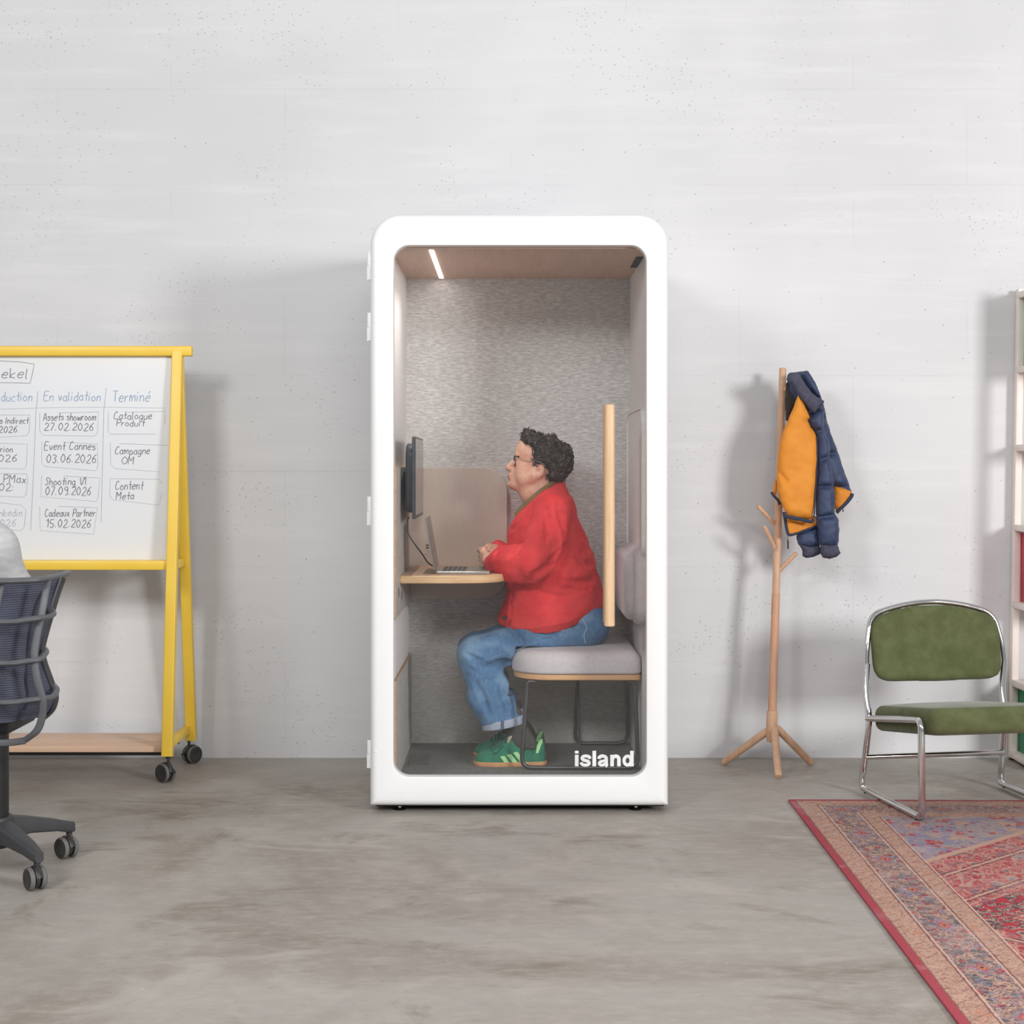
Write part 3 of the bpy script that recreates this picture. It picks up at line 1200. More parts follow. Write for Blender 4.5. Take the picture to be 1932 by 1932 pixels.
# ------------------------------------------------------------------ bench seat inside the booth
bench = thing('bench', 'lilac grey cushioned bench on dark tube legs inside the booth', 'bench', (0.25, 6.3, IZ0))
b = BM()
slab(b, 0.006, IX1 - 0.004, 5.985, 6.592, (0.15, 0.02, 0.02, 0.15), 0.447, 0.468, XY, 0.003, 12)
part('seat_board', b, PLY_SEAT, bench)
b = BM()
cushion(b, 0.0, IX1 - 0.003, 5.98, 6.594, (0.15, 0.03, 0.03, 0.15), 0.4695, 0.560, 0.012, 0.045, 0.014, XY, 12)
part('seat_cushion', b, LILAC, bench)
tr_ = 0.0085
for (d, xs, nm) in ((6.02, (0.060, 0.036, 0.515, 0.480), 'leg_frame'), (6.555, (0.283, 0.268, 0.494, 0.488), 'leg_frame')):
    b = BM()
    tl, bl, br_, trr = xs
    br_ = min(br_, IX1 - 0.012)
    zt, zb_ = 0.447, IZ0 + tr_
    pts = [(tl + 0.03, d, zt - tr_), (tl, d, zt - tr_), (bl, d, zb_), (br_, d, zb_), (trr, d, zt - tr_), (trr - 0.03, d, zt - tr_)]
    sweep(b, fillet(pts, 0.045, 7), tr_, 12)
    part('leg_frame', b, DARKG, bench)
b = BM()
sweep(b, fillet([(0.268, 6.3, 0.44), (0.268, 6.05, IZ0 + tr_), (0.268, 6.02, IZ0 + tr_)], 0.02), 0.006, 10)
part('leg', b, DARKG, bench)
b = BM()
box(b, 0.27, 0.47, 6.1, 6.5, 0.432, 0.447, 0.002)
part('mounting_plate', b, BLACKM, bench)

# ------------------------------------------------------------------ monitor, laptop, cable
mon = thing('monitor', 'slim black monitor mounted on the left wall of the booth above the desk', 'monitor', (-0.40, 6.18, 1.08))
b = BM()
sx = -0.372
slab(b, 5.90, 6.43, 1.078, 1.396, 0.008, sx - 0.012, sx, YZ, 0.0015)
cushion(b, 5.95, 6.38, 1.10, 1.37, 0.05, 0, 0.030, 0.001, 0.012, 0.006, lambda u, v, w: Vector((sx - 0.011 - w, u, v)))
part('housing', b, simple('graphite_plastic', (70, 76, 84), 0.35, c2=(62, 68, 76)), mon)
b = BM()
slab(b, 5.908, 6.422, 1.092, 1.388, 0.003, sx, sx + 0.0012, YZ, 0.0004)
part('screen', b, simple('dark_display_glass', (40, 42, 46), 0.12), mon)
b = BM()
box(b, IX0 + 0.022, sx - 0.03, 6.10, 6.22, 1.16, 1.26, 0.004)
part('wall_mount', b, BLACKM, mon)

lap = thing('laptop', 'open silver laptop on the booth desk', 'laptop', (-0.2, 6.18, 0.858))
ALU = simple('silver_aluminium', (176, 172, 168), 0.35, 0.7)
b = BM()
slab(b, -0.302, -0.085, 6.02, 6.33, 0.012, 0.8585, 0.8690, XY, 0.002)
base_p = part('laptop_base', b, ALU, lap)
b = BM()
for i in range(5):
    for j in range(12):
        box(b, -0.275 + i * 0.019, -0.259 + i * 0.019, 6.04 + j * 0.0225, 6.059 + j * 0.0225, 0.8690, 0.8702)
part('keyboard', b, simple('grey_keys', (86, 84, 82), 0.6), base_p)
b = BM()
tilt = R(9.5)
slab(b, 6.02, 6.33, 0.004, 0.214, 0.010, 0, 0.006,
     lambda u, v, w: Vector((-0.301 - v * math.sin(tilt) - w * math.cos(tilt), u, 0.868 + v * math.cos(tilt) - w * math.sin(tilt))), 0.0012)
lid = part('laptop_lid', b, ALU, lap)
b = BM()
slab(b, 6.028, 6.322, 0.014, 0.208, 0.004, -0.0008, 0.001,
     lambda u, v, w: Vector((-0.301 - v * math.sin(tilt) - w * math.cos(tilt), u, 0.868 + v * math.cos(tilt) - w * math.sin(tilt))), 0.0003)
part('screen', b, simple('laptop_display', (52, 54, 58), 0.15), lid)

b = BM()
sweep(b, smooth_path([Q(771, 975, 6.06), Q(769, 984, 6.06), Q(769, 1002, 6.06), Q(774, 1014, 6.06), Q(785, 1030, 6.07), Q(797, 1046, 6.09),
                      Q(806, 1060, 6.10), Q(813.5, 1066, 6.115), Q(818, 1069, 6.13)], 5), 0.0028, 8)
cab = part('cable', b, BLACKM, None)
tag(cab, 'black cable hanging from the monitor to the open laptop', 'cable')

# ------------------------------------------------------------------ person in the booth
PD = 6.28
SC = PD / F
person = thing('person', 'person in red cardigan and blue jeans sitting in the booth facing a laptop', 'person', (0.12, PD, IZ0))
SKIN = make_skin()
LIP = simple('lip_skin', (204, 138, 126), 0.45)
BROW = simple('dark_brow_hair', (74, 58, 50), 0.8)
EYEW = simple('eye_white', (226, 220, 214), 0.2)
EYED = simple('dark_iris', (50, 36, 28), 0.15)


def H(px, py, dy=0.0):
    p = Q(px, py, PD)
    p.y += dy
    return p


s = SDF((-0.19, 5.99, 0.14), (0.44, 6.58, 1.46), 0.0026)
# head
s.ell(H(1023, 864), (0.098, 0.073, 0.094), 0.02)
s.ell(H(999, 850), (0.056, 0.062, 0.052), 0.03)
s.ell(H(993, 888), (0.050, 0.055, 0.066), 0.03)
for sg in (-1, 1):
    s.cap(H(974, 911, sg * 0.014), H(1010, 898, sg * 0.052), 0.019, 0.022, 0.03)
    s.ell(H(985, 887, sg * 0.034), (0.030, 0.026, 0.030), 0.02)
    s.ell(H(990, 903, sg * 0.036), (0.030, 0.022, 0.026), 0.02)
s.ell(H(967.5, 912.5), (0.024, 0.026, 0.020), 0.022)
s.cap(H(977, 860.5, -0.030), H(977, 860.5, 0.030), 0.010, 0.010, 0.016)
s.ell(H(970.3, 898), (0.024, 0.030, 0.026), 0.018)
for sg in (-1, 1):
    s.ell(H(972.5, 871, sg * 0.031), (0.015, 0.019, 0.0135), 0.012, '-')
# nose
s.chain([H(973.5, 867), H(966, 875.5), H(959.5, 882.5)], [0.0075, 0.0095, 0.0115], 0.012)
s.ell(H(959, 883), (0.0105, 0.0115, 0.0095), 0.006)
for sg in (-1, 1):
    s.ell(H(964.5, 885.5, sg * 0.0115), (0.0095, 0.0075, 0.0085), 0.006)
    s.ell(H(961.0, 889.0, sg * 0.006), (0.004, 0.003, 0.003), 0.003, '-')
# lips, chin groove
s.cap(H(961.8, 896.8, -0.013), H(961.8, 896.8, 0.013), 0.0062, 0.0062, 0.006)
s.ell(H(960.6, 897.0), (0.008, 0.013, 0.0050), 0.005)
s.ell(H(962.0, 902.8), (0.009, 0.014, 0.0058), 0.006)
s.cap(H(958.5, 900.0, -0.018), H(958.5, 900.0, 0.018), 0.0026, 0.0026, 0.003, '-')
s.cap(H(959.5, 907.6, -0.016), H(959.5, 907.6, 0.016), 0.0045, 0.0045, 0.012, '-')
# eyes
for sg in (-1, 1):
    s.ell(H(978.0, 871, sg * 0.0305), (0.0130, 0.0130, 0.0120), 0.001)
    s.cap(H(972.8, 866.3, sg * 0.020), H(975.2, 867.2, sg * 0.042), 0.0042, 0.0042, 0.004)
    s.cap(H(973.3, 875.3, sg * 0.020), H(975.5, 875.0, sg * 0.042), 0.0036, 0.0036, 0.005)
# ears
for sg in (-1, 1):
    s.ell(H(1019, 888.5, sg * 0.0745), (0.017, 0.0085, 0.025), 0.006, rot=0.25)
    s.ell(H(1015, 898.5, sg * 0.0725), (0.010, 0.0065, 0.010), 0.006)
    s.ell(H(1016.0, 888.5, sg * 0.083), (0.008, 0.0070, 0.012), 0.005, '-', rot=0.25)
    s.ell(H(1012.4, 889.5, sg * 0.081), (0.0032, 0.008, 0.0055), 0.003, '-')
# throat and neck
s.chain([H(1020, 898), H(1026, 925), H(1034, 965)], [0.054, 0.056, 0.062], 0.02)
s.chain([H(983, 912), H(999, 929), H(1010, 952)], [0.022, 0.036, 0.04], 0.03)
s.cap(H(1040, 900), H(1050, 940), 0.040, 0.05, 0.02)
# trunk and limbs under the clothes
s.chain([H(1040, 965), H(1058, 1050), H(1085, 1160)], [0.09, 0.11, 0.11], 0.03)
NS, NE, NW = Q(1046, 958, 6.10), Q(1006, 1071, 6.04), Q(921, 1056, 6.15)
FS, FE, FW = Q(1040, 958, 6.46), Q(992, 1062, 6.50), Q(945, 1036, 6.37)
for a, e, w in ((NS, NE, NW), (FS, FE, FW)):
    s.cap(H(1044, 972), a + Vector((0, 0, -0.025)), 0.055, 0.038, 0.03)
    s.cap(a, e, 0.045, 0.038, 0.02)
    s.cap(e, w, 0.038, 0.026, 0.02)
for dd in (-0.12, 0.06):
    hip, kn, an = H(1105, 1178, dd), H(896, 1228, dd - 0.02), H(960, 1352, dd - 0.03)
    s.cap(H(1092, 1165), hip, 0.10, 0.07, 0.03)
    s.cap(hip, kn, 0.054, 0.036, 0.02)
    s.cap(kn, an, 0.036, 0.032, 0.02)

s.add(lambda X, Y, Z: Z - 0.588 + 0 * X + 0 * Y, (-0.03, 5.9, 0.40), (0.5, 6.7, 0.588), 0.004, '-')


def hand(s, wrist, palm_dir, across, curl, length, thumb_side):
    """Palm with four bent fingers and a thumb. palm_dir: wrist to knuckles; across: index to little finger; curl: the way the fingers bend."""
    p, a, c = palm_dir.normalized(), across.normalized(), curl.normalized()
    kn = wrist + p * (length * 0.50)
    for k in range(4):
        o = a * ((k - 1.5) * 0.0175)
        s.cap(wrist + o * 0.55, kn + o, 0.0125, 0.0115, 0.008)
    for k, fl in enumerate((0.92, 1.0, 0.95, 0.78)):
        o = a * ((k - 1.5) * 0.0185)
        b0 = kn + o
        b1 = b0 + (p * 0.75 + c * 0.55).normalized() * (0.034 * fl)
        b2 = b1 + (p * 0.05 + c).normalized() * (0.026 * fl)
        b3 = b2 + (c * 0.8 - p * 0.7).normalized() * (0.020 * fl)
        s.chain([b0, b1, b2, b3], [0.0102, 0.0090, 0.0080, 0.0068], 0.0018)
        s.ell(b1 - c * 0.001, (0.0096, 0.0096, 0.0096), 0.003)
    t0 = wrist + p * 0.018 + a * (thumb_side * 0.018)
    t1 = t0 + (p * 0.7 + a * thumb_side * 0.55 + c * 0.4).normalized() * 0.034
    t2 = t1 + (p * 0.85 + c * 0.3 - a * thumb_side * 0.1).normalized() * 0.030
    t3 = t2 + (p * 0.8 + c * 0.45 - a * thumb_side * 0.35).normalized() * 0.022
    s.chain([t0, t1, t2, t3], [0.0135, 0.0115, 0.0098, 0.0078], 0.004)


# far hand laid over the near one
hand(s, FW + Vector((-0.006, -0.02, -0.002)), Vector((-0.060, -0.055, -0.004)), Vector((-0.55, 0.45, 0.70)), Vector((-0.10, -0.25, -0.95)), 0.088, -1)
hand(s, NW + Vector((0.004, 0.006, 0)), Vector((-0.055, 0.055, 0.004)), Vector((0.05, 0.10, -0.99)), Vector((0.55, 0.80, 0.0)), 0.076, -1)
eyes = [H(978.0, 871, sg * 0.0305) for sg in (-1, 1)]
lipz0, lipz1 = H(0, 905.4).z, H(0, 894.6).z
lipx = H(963.6, 0).x


def body_slot(p):
    if p[2] > 1.15 and p[0] < 0.05:
        dy = abs(p[1] - PD)
        if lipz0 < p[2] < lipz1 and p[0] < lipx + 0.002 - dy * 0.0 and dy < 0.021:
            return 1
        for e in eyes:
            q = Vector(p) - e
            if q.length < 0.0136 and q.x < -0.002:
                return 4 if (q.y ** 2 + q.z ** 2) < 0.0058 ** 2 and q.x < -0.009 else 3
        bz = H(0, 861.0).z
        if 0.012 < dy < 0.046 and abs(p[2] - bz + (dy - 0.02) * 0.10) < 0.0042 and p[0] < 0.034:
            return 2
    return 0


sdf_part('body', s, [SKIN, LIP, BROW, EYEW, EYED], person, slot=body_slot)

# hair: short, dark and curly
HAIR = simple('dark_curly_hair', (78, 70, 66), 0.75, c2=(56, 49, 46), scale=60, spec=0.25)
HAIR_G = simple('greying_hair_strands', (122, 114, 110), 0.7, c2=(96, 88, 84), scale=60, spec=0.25)
hp = [(986, 838), (984, 830), (986, 819), (991, 813), (999, 811), (1008, 816), (1017, 820), (1028, 823), (1036, 822), (1043, 822), (1049, 828),
      (1054, 834), (1060, 837), (1069, 840), (1076, 846), (1077, 856), (1079, 866), (1080, 878), (1076, 887), (1068, 896), (1062, 904),
      (1056, 912), (1046, 912), (1034, 908), (1029, 900), (1031, 888), (1024, 880), (1016, 879), (1010, 882), (1003, 878), (1000, 866),
      (999, 856), (1001, 848), (996, 840)]
s = SDF((0.02, 6.15, 1.22), (0.30, 6.41, 1.47), 0.0026)
s.puff([(H(x, y).x, H(x, y).z) for x, y in hp], lambda x, z: PD + 0 * x, 0.087, 0.034, k=0.0)


def hair_disp(p):
    q = mnoise.noise(p * 62) * 0.0055 + mnoise.noise(p * 120) * 0.0035
    return q + 0.001


def curls(bm):
    bm.faces.ensure_lookup_table()
    fs = [f for f in bm.faces]
    rnd = random.Random(11)
    for k in range(620):
        f = fs[rnd.randrange(len(fs))]
        c, nn = f.calc_center_median(), f.normal.copy()
        if nn.length < 0.5:
            continue
        t = nn.orthogonal().normalized()
        t.rotate(Matrix.Rotation(rnd.random() * 6.28, 3, nn))
        bt = nn.cross(t)
        rad = rnd.uniform(0.0035, 0.0075)
        turns = rnd.uniform(0.7, 1.5)
        run = rnd.uniform(0.008, 0.026)
        ph = rnd.random() * 6.28
        pts = []
        for i in range(11):
            u = i / 10
            a = ph + u * turns * 6.28
            pts.append(c + nn * (0.0015 + rad * 0.6 * (1 + math.sin(a)) * 0.8) + t * (run * (u - 0.5)) + bt * (rad * math.cos(a)))
        sweep(bm, pts, [0.0007 + 0.0012 * math.sin(PI * (0.08 + 0.84 * i / 10)) for i in range(11)], 5,
              mi=1 if rnd.random() < 0.40 else 0)


sdf_part('hair', s, [HAIR, HAIR_G], person, disp=hair_disp, extra=curls, label='short dark curly hair with grey strands')

# glasses
b = BM()
for sg in (-1, 1):
    cy = PD + sg * 0.034
    zc = H(0, 869.5).z
    pts = [Vector((H(969.6, 0).x + abs(u - PD) * 0.10, u, v)) for u, v in rr(cy - 0.025, cy + 0.025, zc - 0.021, zc + 0.021, 0.014, 5)]
    sweep(b, pts, 0.0021, 8, closed=True)
    hinge = Vector((H(972.4, 0).x, PD + sg * 0.061, H(0, 862.5).z))
    sweep(b, [pts[0] * 0 + Vector((H(971.6, 0).x, PD + sg * 0.058, H(0, 862).z)), hinge], 0.0022, 8)
    sweep(b, smooth_path([hinge, H(990, 868.5, sg * 0.074), H(1010, 871, sg * 0.079), H(1020, 872.5, sg * 0.080), H(1027, 879, sg * 0.078)], 5), 0.0016, 8, mi=1)
sweep(b, smooth_path([H(970, 867.5, -0.010), H(968.6, 866.0, 0), H(970, 867.5, 0.010)], 4), 0.0018, 8)
part('glasses', b, [simple('dark_glasses_rim', (58, 48, 44), 0.35), simple('pale_metal_temple', (176, 170, 150), 0.3, 0.6)], person, label='glasses with dark rims and pale temples')

def press(s, pix, rad, k):
    """Press a fold into sculpted shape s along a line drawn on its near side."""
    pts, rr_ = [], []
    for i in range(len(pix) - 1):
        for t in (0.0, 0.5):
            pts.append((pix[i][0] * (1 - t) + pix[i + 1][0] * t, pix[i][1] * (1 - t) + pix[i + 1][1] * t))
            rr_.append(rad[i] * (1 - t) + rad[i + 1] * t)
    pts.append(pix[-1])
    rr_.append(rad[-1])
    out = []
    for (x, y), r in zip(pts, rr_):
        for d in np.arange(5.92, 6.5, s.h * 0.5):
            p = Q(x, y, d)
            i = np.round((np.array(p) - s.lo) / s.h).astype(int)
            if np.all(i >= 0) and np.all(i < s.n) and s.f[tuple(i)] < 0:
                out.append((Q(x, y, d - 0.15 * r), r))
                break
    for (p, r), (q, r2) in zip(out, out[1:]):
        if (p - q).length < 0.06:
            s.cap(p, q, r, r2, k, '-')


# shirt seen at the collar, then the cardigan
OLIVE = simple('olive_shirt_cotton', (136, 112, 78), 0.9)
RED = make_knit('red_brushed_wool', (230, 78, 80), (216, 60, 64))
REDRIB = make_rib('red_rib_knit', (222, 70, 74), (190, 46, 52), 520.0)
rows = [(908, 1050, 17, .044), (920, 1042, 24, .062), (930, 1038, 31, .095), (945, 1035, 44, .145), (965, 1031, 57, .178), (990, 1030, 67, .195), (1015, 1033, 75, .203), (1045, 1040, 80, .206),
        (1080, 1045, 84, .208), (1115, 1046, 92, .212), (1140, 1045, 97, .214), (1165, 1040, 100, .214), (1200, 1036, 104, .212)]


def trunk(grow):
    return [(H(0, y).z, H(x, 0).x, PD, r * SC + grow, w + grow) for y, x, r, w in rows]


neck_a, neck_b = H(1052, 906), H(952, 989)


def cut_above(p0, p1, up=0.0):
    """Half space above the line p0-p1 (seen from the side)."""
    nx, nz = (p0.z - p1.z), (p1.x - p0.x)
    if nz < 0:
        nx, nz = -nx, -nz
    l = math.hypot(nx, nz)
    nx, nz = nx / l, nz / l
    return lambda X, Y, Z: -((X - p0.x) * nx + (Z - p0.z) * nz - up) + 0 * Y


# neckline: a V that opens to the front, edges running from the nape down to the placket
def neck_cut(up):
    f1 = cut_above(neck_a, neck_b, up)
    return lambda X, Y, Z: np.maximum(f1(X, Y, Z), np.abs(Y - PD) - 0.105 - 0.25 * (1.32 - Z))


b = BM()
half = [(1051, 909, 0.0), (1047, 911, 0.040), (1034, 918, 0.062), (1018, 930, 0.064), (1004, 941, 0.056), (992, 951, 0.044), (981, 962, 0.028), (972, 971, 0.012)]
cp = [H(x, y, -d) for x, y, d in reversed(half)] + [H(x, y, d) for x, y, d in half[1:]]
sweep(b, smooth_path(cp, 5), 0.0135, 10, ry=0.0045, up=(0.35, 0, 1))
part('shirt_collar', b, OLIVE, person, label='olive shirt collar')

s = SDF((-0.12, 5.93, 0.62), (0.46, 6.64, 1.30), 0.0042)
s.column(trunk(0.0), 0.0)
hem = [(930, 1168), (940, 1172), (952, 1178), (975, 1191), (1010, 1189), (1065, 1179), (1105, 1163), (1145, 1148), (1165, 1142)]
hx_ = np.array([H(a, 0).x for a, q in hem])
hz_ = np.array([H(0, q).z for a, q in hem])
s.add(lambda X, Y, Z: Z - np.interp(X, hx_, hz_) + 0 * Y, (-0.2, 5.9, 0.5), (0.5, 6.7, 0.80), 0.012, '-')
s.add(neck_cut(0.0), (-0.1, 6, 1.0), (0.22, 6.6, 1.5), 0.008, '-')
# shoulders and sleeves
s.chain([Q(1038, 956, 6.19), Q(1044, 966, 6.105), Q(1030, 1018, 6.05), Q(1008, 1064, 6.03)], [0.056, 0.068, 0.074, 0.074], 0.030)
s.chain([Q(1008, 1066, 6.03), Q(975, 1060, 6.06), Q(952, 1057, 6.10), Q(934, 1064, 6.13)], [0.075, 0.072, 0.058, 0.041], 0.014)
s.cap(Q(985, 1078, 6.05), Q(962, 1080, 6.08), 0.054, 0.044, 0.02)
s.chain([Q(1040, 950, 6.37), Q(1043, 962, 6.46), Q(1020, 1018, 6.51), Q(992, 1060, 6.51)], [0.058, 0.068, 0.07, 0.066], 0.035)
s.chain([Q(992, 1060, 6.51), Q(965, 1050, 6.45), Q(940, 1037, 6.37)], [0.066, 0.054, 0.037], 0.02)
# folds pressed into the knit: under the elbow, at the armhole, across the waist, at the wrist
press(s, [(1000, 1100), (1009, 1086), (1028, 1074), (1046, 1064)], [0.010, 0.017, 0.015, 0.004], 0.016)
press(s, [(1052, 945), (1060, 972), (1068, 1010), (1067, 1035), (1059, 1058)], [0.006, 0.013, 0.016, 0.015, 0.006], 0.020)
press(s, [(1030, 962), (1033, 990), (1030, 1020)], [0.004, 0.008, 0.004], 0.02)
press(s, [(1056, 1040), (1046, 1052), (1036, 1058)], [0.004, 0.010, 0.004], 0.014)
press(s, [(1068, 1094), (1090, 1098), (1112, 1096), (1130, 1086)], [0.004, 0.011, 0.012, 0.006], 0.018)
press(s, [(1062, 1110), (1085, 1116), (1110, 1113)], [0.004, 0.010, 0.004], 0.018)
press(s, [(1094, 985), (1104, 1010), (1111, 1034)], [0.004, 0.012, 0.006], 0.02)
press(s, [(1088, 1052), (1104, 1064), (1122, 1064)], [0.004, 0.010, 0.005], 0.018)
press(s, [(1020, 1120), (1045, 1128), (1075, 1124)], [0.003, 0.008, 0.003], 0.018)
press(s, [(960, 1004), (970, 994), (980, 987)], [0.006, 0.009, 0.003], 0.012)
press(s, [(980, 972), (992, 958), (1003, 950)], [0.004, 0.007, 0.003], 0.012)
press(s, [(986, 1030), (975, 1042), (962, 1050)], [0.003, 0.007, 0.003], 0.014)
press(s, [(940, 1038), (935, 1050)], [0.004, 0.006], 0.006)
press(s, [(958, 1105), (962, 1130), (964, 1160)], [0.006, 0.008, 0.005], 0.010)


def knit_disp(p):
    q = Vector((p.x * 6 + p.z * 4, p.y * 6, p.z * 11 - p.x * 5))
    return mnoise.noise(q) * 0.009 + mnoise.noise(q * 2.3) * 0.005 + mnoise.noise(p * 110) * 0.0010


plx, plz = H(962, 0).x, H(0, 1108).z


def knit_slot(p):
    hz = np.interp(p[0], hx_, hz_)
    if p[2] < hz + 0.030 and p[0] > -0.03:
        return 1
    if p[0] < plx + (p[2] - 0.78) * 0.10 and p[2] < plz and p[2] < 0.80:
        return 1
    return 0


card = sdf_part('cardigan', s, [RED, REDRIB], person, disp=knit_disp, slot=knit_slot)
b = BM()
bp = Q(953.5, 1165.5, 6.098)
bdir = Vector((-0.35, -0.93, 0)).normalized()
sweep(b, [bp + bdir * 0.0, bp + bdir * 0.012, bp + bdir * 0.0135], [0.0095, 0.0095, 0.0075], 14)
part('button', b, simple('dark_brown_button', (62, 46, 42), 0.35), card, label='dark brown button')

# cuffs of the sleeves (turned ends)
for (pa, pb, ra) in ((Q(939, 1064, 6.125), Q(927, 1062, 6.145), 0.043), (Q(945, 1039, 6.385), Q(935, 1033, 6.36), 0.038)):
    b = BM()
    d = (pb - pa).normalized()
    sweep(b, [pa - d * 0.004, pa, pa + (pb - pa) * 0.5, pb, pb + d * 0.003, pb - d * 0.002], [ra * 0.93, ra, ra * 0.99, ra * 0.95, ra * 0.86, ra * 0.72], 20, ry=[ra * 0.86, ra * 0.92, ra * 0.92, ra * 0.88, ra * 0.80, ra * 0.66], caps=True)
    part('sleeve_cuff', b, RED, card)

# jeans
DENIM = make_denim()
CUFFM = simple('pale_denim_turnup', (172, 182, 200), 0.9, c2=(156, 166, 188), scale=60, bump=(200, 0.3, 0.002), spec=0.1)
s = SDF((-0.26, 5.98, 0.20), (0.44, 6.58, 0.80), 0.0042)
s.ell(H(1093, 1168), (0.105, 0.172, 0.085), 0.03)
s.chain([H(1100, 1172, -0.09), H(1106, 1178, 0.09)], [0.094, 0.094], 0.03)
for dd, sd in ((-0.125, 1.0), (0.055, 1.0)):
    hip, mid, kn = H(1103, 1180, dd + 0.01), H(1000, 1203, dd), H(899, 1228, dd - 0.005)
    sh0, sh1, sh2 = H(907, 1246, dd - 0.01), H(925, 1300, dd - 0.02), H(950.5, 1359, dd - 0.03)
    s.chain([hip, mid, kn], [0.088, 0.083, 0.069], 0.03)
    s.chain([kn, sh0, sh1, sh2], [0.069, 0.073, 0.086, 0.079], 0.03, sy=1.18)
s.add(lambda X, Y, Z: (Z - (0.566 - 6 * np.maximum(0.015 - X, 0))) + 0 * Y,
      (-0.02, 5.9, 0.40), (0.5, 6.7, 0.57), 0.012, '-')
# trouser end cut, tilted like the turn-up
an_p = H(951, 1362)
an_p.z = 0.266
s.add(lambda X, Y, Z: (Z - an_p.z) - (X - an_p.x) * 0.19 + 0 * Y, (-0.2, 5.9, 0.1), (0.2, 6.7, 0.285), 0.003, '-')
# folds behind the knee, along the thigh and down the shin
press(s, [(893, 1250), (915, 1262), (937, 1258), (953, 1250)], [0.004, 0.013, 0.018, 0.014], 0.016)
press(s, [(940, 1252), (952, 1254), (964, 1252)], [0.010, 0.018, 0.014], 0.016)
press(s, [(881, 1234), (898, 1245), (915, 1250)], [0.003, 0.010, 0.005], 0.014)
press(s, [(890, 1264), (912, 1274), (940, 1272)], [0.004, 0.011, 0.006], 0.016)
press(s, [(966, 1190), (978, 1204), (988, 1216)], [0.003, 0.008, 0.004], 0.016)
press(s, [(1072, 1172), (1089, 1183), (1108, 1187)], [0.004, 0.009, 0.004], 0.016)
press(s, [(944, 1295), (952, 1318), (962, 1345)], [0.004, 0.010, 0.005], 0.02)
press(s, [(898, 1290), (910, 1315), (922, 1345)], [0.004, 0.009, 0.004], 0.02)
press(s, [(1010, 1195), (1040, 1200), (1070, 1196)], [0.003, 0.007, 0.003], 0.016)


def denim_disp(p):
    q = Vector((p.x * 9, p.y * 8, p.z * 14 + p.x * 6))
    return mnoise.noise(q) * 0.0058 + mnoise.noise(q * 2.6) * 0.0028


jeans = sdf_part('jeans', s, DENIM, person, disp=denim_disp)
# seam stitching along the outer thigh and pocket
BV = None


def on_surface(obj, px, py, dnear=5.9):
    """Point of obj's surface met by the line of sight through a pixel, from distance dnear on."""
    global BV
    from mathutils.bvhtree import BVHTree
    if BV is None or BV[0] != obj:
        W = WM[obj]
        BV = (obj, BVHTree.FromPolygons([W @ v.co for v in obj.data.vertices], [tuple(p.vertices) for p in obj.data.polygons]))
    o = Vector((0, 0, CZ))
    a = Q(px, py, dnear)
    hit = BV[1].ray_cast(a, (a - o).normalized())
    return hit[0], hit[1]


def draped_line(bm, obj, pix, r, lift=0.0005, n=6, dens=6):
    pts = []
    for p in smooth_path([Vector((x, y, 0)) for x, y in pix], dens):
        h, nn = on_surface(obj, p.x, p.y)
        if h is not None:
            if nn.y > 0:
                nn = -nn
            pts.append(h + nn * lift)
    if len(pts) > 2:
        sweep(bm, pts, r, n)


b = BM()
draped_line(b, jeans, [(893, 1250), (930, 1240), (968, 1229), (1010, 1213), (1050, 1203), (1085, 1192)], 0.0014, -0.0003)
part('side_seam', b, simple('light_denim_seam', (112, 142, 174), 0.9), jeans)
b = BM()
draped_line(b, jeans, [(1096, 1163), (1103, 1175), (1107, 1185), (1102, 1198), (1105, 1214)], 0.0017, -0.0003)
part('pocket_stitching', b, simple('pale_stitching', (176, 192, 210), 0.9), jeans)
b = BM()
draped_line(b, jeans, [(1072, 1178), (1068, 1184), (1062, 1189), (1053, 1190)], 0.0015, -0.0003)
part('pocket_stitching', b, simple('white_stitching', (186, 200, 216), 0.9), jeans)
for dd in (-0.155, 0.025):
    b = BM()
    c0 = H(950.5, 1364.5, dd)
    c0.z = 0.262
    loops = []
    for (dr, dz) in ((-0.012, -0.014), (0.002, -0.016), (0.0045, -0.012), (0.0045, 0.012), (0.002, 0.0155), (-0.012, 0.016)):
        loops.append([c0 + Vector(((0.0805 + dr) * math.cos(a), (0.0685 + dr) * math.sin(a), dz + 0.19 * 0.0805 * math.cos(a)))
                      for a in [2 * PI * k / 36 for k in range(36)]])
    loft(b, loops)
    cf = part('turnup_cuff', b, CUFFM, jeans, label='pale turned-up jeans cuff')
    if dd < 0:
        b = BM()
        a0 = -PI / 2 - 0.05
        q = c0 + Vector((0.0805 * math.cos(a0), 0.0685 * math.sin(a0) - 0.005, 0.19 * 0.0805 * math.cos(a0)))
        box(b, q.x - 0.0065, q.x + 0.0065, q.y - 0.0015, q.y + 0.003, q.z - 0.0165, q.z + 0.0165, 0.001)
        part('cuff_seam', b, simple('dark_denim_seam', (92, 98, 112), 0.9), jeans)

